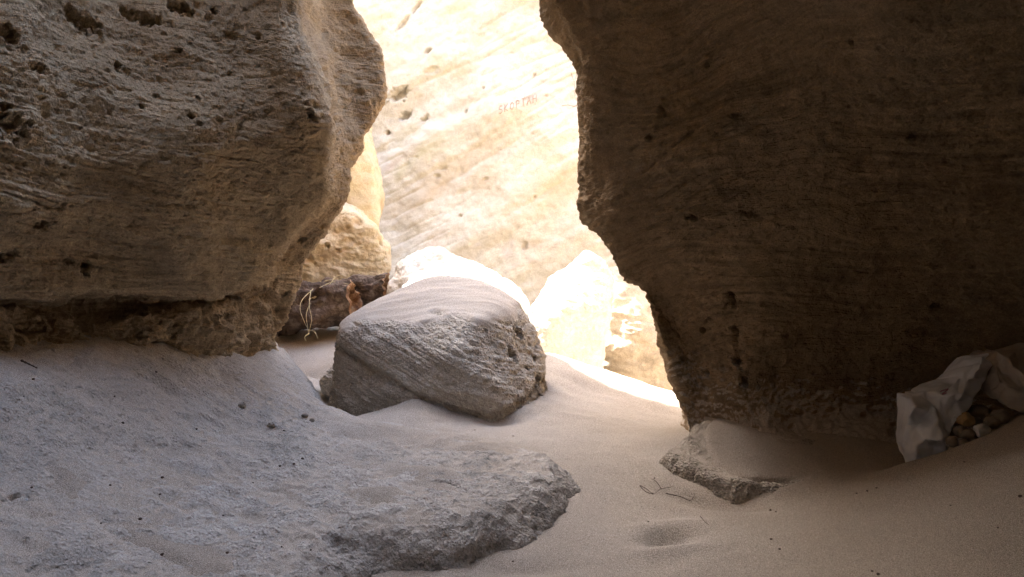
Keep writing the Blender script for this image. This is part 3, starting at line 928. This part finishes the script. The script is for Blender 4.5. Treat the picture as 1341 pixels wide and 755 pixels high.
# rounded pitted boulder behind the driftwood
simple_boulder('boulder', [C(330, 270, 7.9), C(440, 262, 7.8), C(490, 290, 7.7), C(514, 318, 7.7), C(518, 340, 7.75), C(505, 372, 7.75), C(470, 390, 7.7), C(400, 400, 7.6), C(330, 420, 7.6),
                           C(470, 270, 9.0), C(515, 330, 9.0), C(500, 390, 8.9), C(300, 260, 9.0), C(300, 420, 9), C(280, 340, 7.9)], 110, 12, M_PALE,
               'pale yellow pitted boulder in shade behind the driftwood log', seed=610, big=0.05, med=0.022, pit=(0.035, 6, 0.5),
               holes=[(428, 322, .03, .06), (443, 328, .03, .06), (508, 335, .05, .06), (455, 300, .02, .04), (412, 345, .02, .05)])
# upright buttress above it
simple_boulder('rock_buttress', [C(400, 60, 9.0), C(480, 120, 8.9), C(500, 190, 8.8), C(494, 220, 8.6), C(503, 250, 8.5), C(507, 300, 8.5), C(495, 330, 8.5), C(380, 330, 8.4), C(330, 200, 8.6), C(330, 60, 9.2),
                                C(505, 300, 9.6), C(500, 190, 9.6), (-2.25, 8.3, 3.6), (-4.2, 8.2, 3.9), (-4.2, 9.6, 3.9), (-2.4, 9.6, 3.6), (-4.2, 9.6, 0), (-4.2, 8.2, 0)], 90, 12, M_PALE,  # hidden tall mass added to keep sun off the rear-left gap
               'smooth pale rock buttress rising behind the left overhang beside the bright wall', 'rock', seed=620, big=0.05, med=0.015, pit=(0.02, 6, 0.75))
# slab behind the middle boulder
simple_boulder('slab_boulder', [C(500, 380, 6.9), C(524, 338, 7.0), C(540, 331, 7.1), C(578, 327, 7.2), C(602, 340, 7.25), C(640, 352, 7.3), C(668, 370, 7.3), C(692, 392, 7.3), C(610, 372, 6.6), C(660, 395, 6.6), C(530, 380, 6.5),
                                C(590, 335, 8.0), C(650, 360, 8.0), C(540, 335, 7.8), C(500, 480, 6.9), C(690, 480, 7.0), C(600, 480, 6.4), C(690, 470, 8)], 100, 22, M_WHITE,
               'low pale slab with a sunlit top edge just behind the sand-capped boulder', seed=630, big=0.04, med=0.02, pit=(0.02, 8, 0.6))
# bright boulder
simple_boulder('boulder', [C(688, 405, 6.9), C(712, 375, 7.1), C(735, 352, 7.3), C(768, 327, 7.4), C(795, 338, 7.35), C(804, 362, 7.25), C(801, 392, 7.1), C(792, 430, 6.95), C(776, 470, 6.85), C(735, 405, 6.75), C(790, 400, 6.9), C(690, 470, 6.7),
                           C(770, 335, 7.9), C(720, 380, 8.0), C(798, 360, 7.9), C(690, 540, 6.7), C(790, 540, 6.8), C(760, 540, 7.9), C(690, 480, 7.9)], 110, 22, M_WHITE,
               'brilliant white sunlit boulder standing behind the dune crest', seed=640, big=0.04, med=0.014, pit=(0.018, 6, 0.7))
# shaded rock behind it on the right
simple_boulder('boulder', [C(795, 350, 8.2), C(830, 350, 8.3), C(860, 385, 8.2), C(900, 420, 8.1), C(960, 440, 8.2), C(780, 400, 8.1), C(785, 470, 7.9), C(840, 440, 7.8), C(900, 500, 7.8), C(960, 520, 8), C(780, 700, 7.9), C(900, 720, 7.8), C(980, 700, 8.2),
                           C(800, 345, 9.4), C(900, 400, 9.4), C(980, 450, 9.4), C(790, 700, 9.4), C(980, 700, 9.4)], 110, 20, M_TANB,
               'tan mottled boulder in half shade between the white boulder and the right wall', seed=650, big=0.05, med=0.010, pit=(0.012, 5, 0.75))
# small grey stone at the left foot of the middle boulder
simple_boulder('stone', [C(412, 497, 5.2), C(430, 478, 5.25), C(448, 470, 5.3), C(455, 500, 5.1), C(420, 520, 5.15), C(450, 525, 5.1), C(430, 490, 5.6), C(455, 480, 5.6), C(440, 530, 5.5)], 40, 8, M_BOULDER,
               'small grey stone wedged at the left foot of the sand-capped boulder', 'stone', seed=660, big=0.02, med=0.01, pit=(0.01, 12, 0.6))

# ------------------------------------------------------------------ unseen wall added behind the camera to block sky light
bk = []
for zz, dy in ((8.5, 1.6), (6.0, 1.0), (3.5, 0.2), (1.5, -0.3), (-0.5, -0.2)):
    bk.append([(-6, -0.6 + dy, zz), (-3.8, -1.6 + dy, zz), (-1.5, -2.3 + dy, zz), (0.5, -2.2 + dy, zz), (2.5, -1.8 + dy, zz), (5.5, -0.8 + dy, zz)])
v, f = net(bk, [16] * 4, [20] * 5)
n = normals(v, f)
if n[:, 1].mean() < 0: f = f[:, ::-1].copy(); n = -n
v = v + n * (0.18 * fbm(v * 0.8, 4, seed=701))[:, None]
o = link_mesh('canyon_wall', v, f, M_LEFT, base=(0, -2.2, -0.5))
tag(o, 'unseen tan rock wall added behind the viewpoint to hold back sky light', 'rock wall')

# ------------------------------------------------------------------ small things
def seat(px, py):
    """the spot on the sand seen at a place in the picture"""
    z = 0.1
    for _ in range(40):
        p = S(px, py, z)
        z = 0.5 * z + 0.5 * ground_z(p[0], p[1])
    p = S(px, py, z)
    p[2] = ground_z(p[0], p[1])
    return p


b_shelf = bvh_of(shelf_v, shelf_f)


def on_shelf(px, py):
    p = hit(b_shelf, px, py)
    p = p.copy()
    p[2] = max(p[2], ground_z(p[0], p[1]))
    return p


def tube(path, radii, sides=6, rough=0.0, seed=0):
    path = np.array(path, float)
    k = len(path)
    radii = np.broadcast_to(np.asarray(radii, float), (k,))
    t = np.gradient(path, axis=0)
    t /= np.linalg.norm(t, axis=1, keepdims=True) + 1e-9
    ref = np.array([0.13, 0.31, 0.94])
    V = []
    for i in range(k):
        u = np.cross(t[i], ref); u /= np.linalg.norm(u)
        w = np.cross(t[i], u)
        a = np.arange(sides) * 2 * math.pi / sides
        V.append(path[i] + radii[i] * (np.outer(np.cos(a), u) + np.outer(np.sin(a), w)))
    V = np.concatenate(V)
    F = []
    for i in range(k - 1):
        for j in range(sides):
            j2 = (j + 1) % sides
            F.append((i * sides + j, i * sides + j2, (i + 1) * sides + j2, (i + 1) * sides + j))
    F.append(tuple(range(sides))[::-1]); F.append(tuple((k - 1) * sides + j for j in range(sides)))
    return V, F


def smooth_path(pts, nseg=8):
    pts = np.array(pts, float)
    return crom(pts, [nseg] * (len(pts) - 1))


def plain(name, stops, scale=12, rough=0.9, bump=0.4, dist=0.01, spec=0.15):
    m, nt, b = nodes_for(name)
    k = NB(nt)
    v = k.coord()
    nz = k.noise(v, scale, 5, 0.65)
    k.link(k.ramp(nz, stops), b.inputs['Base Color'])
    k.link(k.bump(k.noise(v, scale * 4, 4, 0.6), bump, dist), b.inputs['Normal'])
    b.inputs['Roughness'].default_value = rough
    b.inputs['Specular IOR Level'].default_value = spec
    return m


M_BARK = plain('weathered_bark', [(0.3, (0.065, 0.045, 0.032)), (0.52, (0.14, 0.10, 0.075)), (0.72, (0.33, 0.27, 0.215))], 11, bump=0.9, dist=0.02)
M_WOOD = plain('broken_orange_wood', [(0.3, (0.13, 0.06, 0.03)), (0.5, (0.30, 0.16, 0.08)), (0.7, (0.55, 0.42, 0.28))], 14, bump=0.8, dist=0.02)
M_STRAW = plain('dry_straw', [(0.3, (0.42, 0.34, 0.18)), (0.7, (0.62, 0.54, 0.34))], 30)
M_TWIG = plain('dark_root_fibre', [(0.3, (0.07, 0.05, 0.04)), (0.7, (0.14, 0.10, 0.08))], 40)
M_PAPER = plain('white_crumpled_paper', [(0.25, (0.50, 0.51, 0.54)), (0.5, (0.66, 0.67, 0.70)), (0.75, (0.74, 0.75, 0.77))], 7, rough=0.6, bump=0.25, dist=0.01, spec=0.3)
M_KRAFT = plain('dusty_beige_sacking', [(0.25, (0.26, 0.21, 0.16)), (0.5, (0.36, 0.30, 0.24)), (0.75, (0.46, 0.40, 0.33))], 8, rough=0.7, bump=0.3)
M_INK = plain('magenta_print', [(0.3, (0.40, 0.18, 0.26)), (0.7, (0.50, 0.28, 0.34))], 30)
M_STONE1 = plain('ochre_stone', [(0.3, (0.36, 0.25, 0.13)), (0.7, (0.50, 0.37, 0.22))], 25)
M_STONE2 = plain('grey_brown_stone', [(0.3, (0.20, 0.165, 0.13)), (0.7, (0.33, 0.28, 0.23))], 25)
M_STONE3 = plain('white_plaster_chip', [(0.3, (0.60, 0.60, 0.60)), (0.7, (0.72, 0.72, 0.71))], 25)
M_SCRATCH = plain('scratched_brown_line', [(0.3, (0.36, 0.27, 0.21)), (0.7, (0.42, 0.33, 0.26))], 12)


# driftwood: a stout broken log and a smaller one behind it
def log(a, b, r0, r1, label, seed, nl=60, ns=48):
    a, b = np.array(a), np.array(b)
    e = (b - a); L = np.linalg.norm(e); e /= L
    u = np.cross(e, (0, 0, 1.0)); u /= np.linalg.norm(u)
    w = np.cross(u, e)
    tt = np.linspace(0, 1, nl)
    aa = np.arange(ns) * 2 * math.pi / ns
    T, A = np.meshgrid(tt, aa, indexing='ij')
    rad = r0 + (r1 - r0) * T
    rad = rad * (1 + 0.10 * np.sin(A * 3 + seed) + 0.06 * np.sin(A * 5 + T * 4))
    P = a + e * (T * L)[..., None] + rad[..., None] * (np.cos(A)[..., None] * u + np.sin(A)[..., None] * w)
    P = P.reshape(-1, 3)
    N = (P - (a + e * (T * L)[..., None].reshape(-1, 1)))
    N /= np.linalg.norm(N, axis=1, keepdims=True)
    st = P - np.outer(P @ e, e) * 0.75
    P = P + N * (0.30 * r0 * fbm(st * 9, 4, gain=0.65, seed=seed) + 0.40 * r0 * perlin(P * 5.5, seed + 5) - 0.12 * r0 * np.clip(1 - np.abs(perlin(st * 14, seed + 9)) * 4, 0, 1))[:, None]
    rag = (T.reshape(-1) > 0.93) * 0.03 * fbm(P * 18, 2, seed=seed + 12)
    P = P + np.outer(rag, e)
    idx = np.arange(nl * ns).reshape(nl, ns)
    q = np.stack([idx[:-1], np.roll(idx, -1, 1)[:-1], np.roll(idx, -1, 1)[1:], idx[1:]], -1).reshape(-1, 4)
    o = link_mesh('driftwood_log', P, q, M_BARK, base=a * 0.5 + b * 0.5 - np.array([0, 0, r0]))
    tag(o, label, 'driftwood')
    # broken end: rings that sink into a hollow
    ring = P[idx[-1]]
    c = ring.mean(0)
    V = [ring + e * 0.002]
    for sc, dp in ((0.88, 0.015), (0.66, -0.03), (0.42, -0.08), (0.2, -0.12), (0.03, -0.14)):
        rr_ = c + (ring - c) * sc + e * (dp + 0.02 * fbm(ring * 16 + sc * 5, 2, seed=seed))[:, None]
        V.append(rr_)
    V = np.concatenate(V)
    k = len(V) // ns
    id2 = np.arange(k * ns).reshape(k, ns)
    q2 = np.stack([id2[:-1], np.roll(id2, -1, 1)[:-1], np.roll(id2, -1, 1)[1:], id2[1:]], -1).reshape(-1, 4)
    e2 = link_mesh('broken_end', V, q2, M_WOOD, base=o.location, parent=o)
    e2['label'] = 'splintered orange broken end of the log'
    return o


log(C(360, 412, 6.98), C(464, 394, 6.93), 0.185, 0.165, 'brown driftwood log with a splintered orange end beside the left rock', 801)
log(C(425, 388, 7.35), C(508, 376, 7.25), 0.12, 0.10, 'smaller dark driftwood log lying behind the orange-ended one', 831)

# dry grass caught on the log
def tuft(name, label, stems, mat, r, cat, group=None, on=None):
    root = bpy.data.objects.new(name, None)
    col.objects.link(root)
    root.location = stems[0][-1] if on is None else on
    bpy.context.view_layer.update()
    for st_ in stems:
        p = smooth_path(st_)
        V, F = tube(p, np.linspace(r, r * 0.45, len(p)) * (1 + 0.25 * np.sin(np.arange(len(p)) * 1.7)), 5)
        link_mesh('stem', V, F, mat, base=root.location, parent=root)
    tag(root, label, cat, group)
    return root


tuft('dry_grass_tuft', 'pale dry grass stems hanging from the log down to the sand', [
    [C(410, 378, 6.85), C(396, 392, 6.68), C(393, 405, 6.62), C(399, 422, 6.58), C(405, 434, 6.55)],
    [C(407, 380, 6.8), C(405, 400, 6.62), C(408, 418, 6.58), C(404, 437, 6.55)],
    [C(406, 396, 6.63), C(401, 412, 6.6), C(403, 428, 6.56), C(404, 438, 6.54)],
    [C(405, 432, 6.56), C(412, 434, 6.5), C(416, 443, 6.46)],
    [C(405, 436, 6.55), C(399, 441, 6.5), C(401, 446, 6.46)]], M_STRAW, 0.004, 'dry grass')
tuft('straw_bundle', 'loose pale straw lying on top of the log against the pitted boulder', [
    [C(414, 386, 6.82), C(430, 374, 6.86), C(440, 362, 6.95), C(450, 361, 6.97), C(462, 371, 6.9)],
    [C(418, 377, 6.85), C(436, 369, 6.9), C(456, 372, 6.88)],
    [C(410, 391, 6.8), C(428, 379, 6.84), C(446, 366, 6.92)],
    [C(404, 392, 6.8), C(422, 384, 6.82), C(440, 379, 6.84)],
    [C(425, 368, 6.95), C(437, 366, 6.95), C(449, 367, 6.93)]], M_STRAW, 0.005, 'straw')


# crumpled bags at the foot of the right wall
def folded(rim, inner, depth, seed, crumple=0.006):
    """a stuffed, folded bag: creased front through rim and inner points, bulging back"""
    from mathutils.geometry import delaunay_2d_cdt
    P = list(rim) + list(inner)
    nb = len(rim)
    co = [Vector((p[0], p[1])) for p in P]
    res = delaunay_2d_cdt(co, [(i, (i + 1) % nb) for i in range(nb)], [], 1, 1e-6)
    tri = [tuple(f_) for f_ in res[2]]
    front = np.array([C(*p) for p in P])
    mid_ = front[:nb].mean(0)
    back = front[:nb] * 0.80 + mid_ * 0.20 + np.array([0, depth, -0.01])
    V = np.concatenate([front, back, [mid_ + np.array([0, depth * 1.25, 0])]])
    nf = len(front)
    T = [t_ for t_ in tri]
    area = sum((co[t_[1]] - co[t_[0]]).cross(co[t_[2]] - co[t_[0]]) for t_ in tri)
    sgn = 1 if area > 0 else -1
    if sgn < 0: T = [t_[::-1] for t_ in T]
    ra = sum(co[i].cross(co[(i + 1) % nb]) for i in range(nb))
    for i in range(nb):
        j = (i + 1) % nb
        q_ = [(j, i, nf + i), (j, nf + i, nf + j), (nf + j, nf + i, nf + nb)]
        T += q_ if ra > 0 else [x[::-1] for x in q_]
    t = np.array(T)
    v = V
    for it in range(3):
        ed = np.sort(np.concatenate([t[:, [0, 1]], t[:, [1, 2]], t[:, [2, 0]]]), 1)
        u, inv = np.unique(ed, axis=0, return_inverse=True)
        inv = inv.reshape(-1)
        k = len(t); o = len(v)
        rs = np.random.default_rng(seed + it)
        v = np.concatenate([v, 0.5 * (v[u[:, 0]] + v[u[:, 1]]) + rs.normal(size=(len(u), 3)) * crumple * (0.5 ** it) * (it < 2)])
        ab, bc, ca = inv[:k] + o, inv[k:2 * k] + o, inv[2 * k:] + o
        t = np.concatenate([np.stack([t[:, 0], ab, ca], 1), np.stack([t[:, 1], bc, ab], 1), np.stack([t[:, 2], ca, bc], 1), np.stack([ab, bc, ca], 1)])
    ed = np.concatenate([t[:, [0, 1]], t[:, [1, 2]], t[:, [2, 0]]])
    cnt = np.bincount(ed[:, 0], minlength=len(v))[:, None]
    acc = np.stack([np.bincount(ed[:, 0], weights=v[ed[:, 1], c], minlength=len(v)) for c in range(3)], 1)
    v = 0.6 * v + 0.4 * acc / np.maximum(cnt, 1)
    return v, t[:, ::-1].copy()


v, f = folded([(1186, 521, 3.44), (1200, 519, 3.42), (1215, 512, 3.44), (1238, 503, 3.46), (1258, 494, 3.46), (1276, 478, 3.47), (1286, 466, 3.50), (1300, 461, 3.50), (1303, 476, 3.46), (1292, 497, 3.42), (1275, 522, 3.38), (1256, 548, 3.33), (1244, 570, 3.29), (1240, 594, 3.30), (1215, 606, 3.31), (1188, 614, 3.38), (1184, 590, 3.42), (1187, 555, 3.43)],
              [(1199, 532, 3.33), (1221, 530, 3.40), (1244, 517, 3.35), (1266, 499, 3.40), (1282, 483, 3.38), (1228, 552, 3.30), (1236, 548, 3.37), (1212, 574, 3.30), (1207, 552, 3.40), (1234, 577, 3.24), (1199, 592, 3.31), (1254, 524, 3.38), (1260, 517, 3.32), (1222, 584, 3.33), (1195, 565, 3.39)], 0.16, 900)
bag = link_mesh('crumpled_bag', v, f, M_PAPER, base=(v[:, 0].mean(), v[:, 1].mean(), v[:, 2].min()))
tag(bag, 'crumpled white paper bag lying at the foot of the dark right wall', 'bag')
bvb = bvh_of(v, f)
ink = []
for (px, py) in ((1231, 513), (1236, 511), (1241, 510), (1233, 517), (1239, 515)):
    p = hit(bvb, px, py)
    if p is not None: ink.append(p + np.array([0, -0.004, 0.003]))
if len(ink) >= 3:
    V, F = tube(smooth_path(ink, 4), 0.0025, 5)
    e2 = link_mesh('printed_mark', V, F, M_INK, base=bag.location, parent=bag)
    e2['label'] = 'small magenta printed mark'
v, f = folded([(1288, 470, 3.50), (1303, 459, 3.48), (1330, 461, 3.44), (1352, 455, 3.42), (1385, 452, 3.40), (1420, 458, 3.38), (1424, 500, 3.30), (1415, 540, 3.26), (1370, 545, 3.24), (1335, 540, 3.25), (1314, 530, 3.30), (1296, 518, 3.38), (1286, 497, 3.46)],
              [(1305, 478, 3.42), (1320, 470, 3.30), (1336, 486, 3.22), (1318, 505, 3.30), (1302, 500, 3.37), (1352, 474, 3.32), (1366, 500, 3.16), (1342, 516, 3.26), (1390, 478, 3.22), (1388, 515, 3.14), (1362, 526, 3.20), (1330, 500, 3.30)], 0.2, 950, 0.008)
o = link_mesh('crumpled_sack', v, f, M_KRAFT, base=(v[:, 0].mean(), v[:, 1].mean(), v[:, 2].min()))
tag(o, 'dusty beige crumpled sack behind the white bag at the right edge', 'sack')

# rubble between the bags
sd0, sf0 = cube_sphere(9)


def stone(name, p, r, mat, label, seed, group=None, flat=0.7, cat='stone'):
    v = sd0 * np.array([1, 0.85, flat])
    rs = np.random.default_rng(seed)
    for _ in range(7):                                         # knock flat facets
        m = rs.normal(size=3); m /= np.linalg.norm(m)
        d = v @ m
        lim = 0.55 + 0.2 * rs.random()
        v = v - np.outer(np.clip(d - lim, 0, None) * 0.85, m)
    a = rs.random() * 6
    v = v @ np.array([[math.cos(a), -math.sin(a), 0], [math.sin(a), math.cos(a), 0], [0, 0, 1]])
    v = v * r * (1 + 0.10 * fbm(sd0 * 2.2, 3, seed=seed))[:, None] + np.asarray(p)
    o = link_mesh(name, v, sf0, mat, base=(p[0], p[1], v[:, 2].min()))
    tag(o, label, cat, group)
    return o


stone('stone', C(1265, 549, 3.3), .040, M_STONE1, 'ochre stone in the rubble between the white bag and the beige sack', 11)
stone('plaster_chip', C(1286, 564, 3.22), .038, M_STONE3, 'white broken chip lying in the rubble beside the sand crest', 12, cat='chip')
for i, (px, py, Y, r) in enumerate([(1258, 565, 3.28, .035), (1270, 570, 3.24, .036), (1248, 578, 3.24, .03), (1256, 553, 3.36, .03), (1277, 552, 3.34, .03), (1284, 540, 3.4, .045), (1298, 553, 3.26, .034), (1246, 562, 3.36, .036), (1310, 545, 3.28, .04), (1275, 538, 3.44, .035), (1262, 580, 3.2, .024)]):
    stone('rubble_stone', C(px, py, Y), r, M_STONE2, 'small brown stone in the rubble heap beside the white bag', 20 + i, 'rubble stones')

# root fibres on the sand
def fibre(pts, r=0.0022):
    P = [seat(a_, b_) + np.array([0, 0, 0.004]) for (a_, b_) in pts]
    return P


tuft('root_fibre', 'thin dark looped root fibre lying on the sand left of the ledge', [
    fibre([(856, 648), (846, 645), (838, 637), (845, 640), (856, 647), (866, 641), (882, 638)]),
    fibre([(866, 641), (860, 632), (854, 628)]),
    fibre([(872, 647), (890, 651), (904, 656), (911, 647)])], M_TWIG, 0.0014, 'root')
tuft('root_fibre', 'short faint root fibre on the sand below the ledge', [fibre([(917, 677), (923, 684), (928, 688)])], M_TWIG, 0.0011, 'root')
tw = [on_shelf(28, 474), on_shelf(38, 479), on_shelf(49, 484)]
tuft('twig', 'short dark twig on the shelf at the far left', [[p + np.array([0, 0, .006]) for p in tw]], M_TWIG, 0.004, 'twig')

# dark chips scattered on the sand
for i, (px, py, r) in enumerate([(1010, 706, .008), (1021, 719, .007), (849, 683, .007), (1009, 668, .009), (1016, 670, .006), (672, 571, .008), (622, 563, .007), (1122, 646, .008), (1136, 643, .008), (1148, 639, .007), (1336, 650, .012), (1245, 662, .006), (1307, 691, .006), (1150, 752, .010), (1142, 748, .007), (857, 626, .006), (672, 735, .007), (1263, 605, .007)]):
    p = seat(px, py)
    r *= 0.65
    stone('bark_chip', p + np.array([0, 0, r * 0.2]), r, M_TWIG, 'tiny dark bark chip lying on the open sand', 60 + i, 'bark chips on the sand', flat=0.5, cat='bark chip')
rs = np.random.default_rng(4)
k = 0
for (px, py, r, lab) in [(318, 533, .020, 'pale pebble on the shelf, the larger of the two near its middle'), (355, 558, .018, 'grey pebble on the shelf nearer the viewer than the pale one'), (399, 546, .016, 'dark grey pebble on the shelf near the sand drift below the boulder'), (408, 552, .014, 'smallest dark pebble on the shelf beside the sand drift'), (88, 441, .02, 'dark brown bark scrap on the shelf under the left overhang')]:
    p = on_shelf(px, py)
    stone('pebble' if 'pebble' in lab else 'bark_scrap', p + np.array([0, 0, r * 0.35]), r, M_STONE2 if 'dark' in lab else M_LEDGE, lab, 90 + k, cat='pebble' if 'pebble' in lab else 'bark scrap')
    k += 1
for i in range(26):
    px, py = rs.uniform(5, 420), rs.uniform(455, 740)
    p = on_shelf(px, py)
    r = rs.uniform(.003, .0065)
    stone('dark_grit', p + np.array([0, 0, r * 0.3]), r, M_TWIG if rs.random() < .7 else M_STONE3, 'tiny bit of grit on the grey rock shelf', 200 + i, 'grit scattered on the shelf', flat=0.6, cat='grit')

# letters scratched into the back wall
LET = {'S': [[(.9, .9), (.5, 1), (.1, .8), (.2, .55), (.75, .45), (.9, .2), (.5, 0), (.1, .1)]], 'K': [[(.1, 0), (.1, 1)], [(.85, 1), (.12, .45), (.9, 0)]], 'O': [[(.5, 0), (.1, .3), (.1, .7), (.5, 1), (.9, .7), (.9, .3), (.5, 0)]],
       'P': [[(.15, 0), (.15, 1), (.8, .9), (.8, .55), (.15, .5)]], 'T': [[(.5, 0), (.5, 1)], [(0, 1), (1, 1)]], 'A': [[(.05, 0), (.5, 1), (.95, 0)], [(.25, .4), (.75, .4)]], 'H': [[(.1, 0), (.1, 1)], [(.9, 0), (.9, 1)], [(.1, .5), (.9, .5)]]}


def scratch(name, lines, r=0.0045):
    Vs, Fs, k0 = [], [], 0
    for ln in lines:
        pts = []
        for (x0, y0), (x1, y1) in zip(ln[:-1], ln[1:]):
            for t in np.linspace(0, 1, 4):
                p = hit(bB, x0 + (x1 - x0) * t, y0 + (y1 - y0) * t, 4.5)
                if p is not None: pts.append(p + np.array([0, -0.002, 0]))
        pts = [p for i, p in enumerate(pts) if i == 0 or np.linalg.norm(p - pts[i - 1]) > 1e-4]
        if len(pts) < 2: continue
        V, F = tube(pts, r, 4)
        Vs.append(V); Fs += [tuple(i + k0 for i in q_) for q_ in F]; k0 += len(V)
    return link_mesh(name, np.concatenate(Vs), Fs, M_SCRATCH, base=wall.location, parent=wall)


for i, ch in enumerate('SKOPTAH'):
    x0, y0 = 653 + i * 7.4, 149 - i * 2.4
    scratch('carved_letter', [[(x0 + a_ * 5.4, y0 - b_ * 10 - a_ * 1.7) for a_, b_ in ln] for ln in LET[ch]])
scratch('scratch_mark', [[(746, 88), (752, 108), (757, 90)], [(752, 108), (753, 125)], [(736, 138), (744, 137), (752, 139), (759, 136)]], 0.0035)
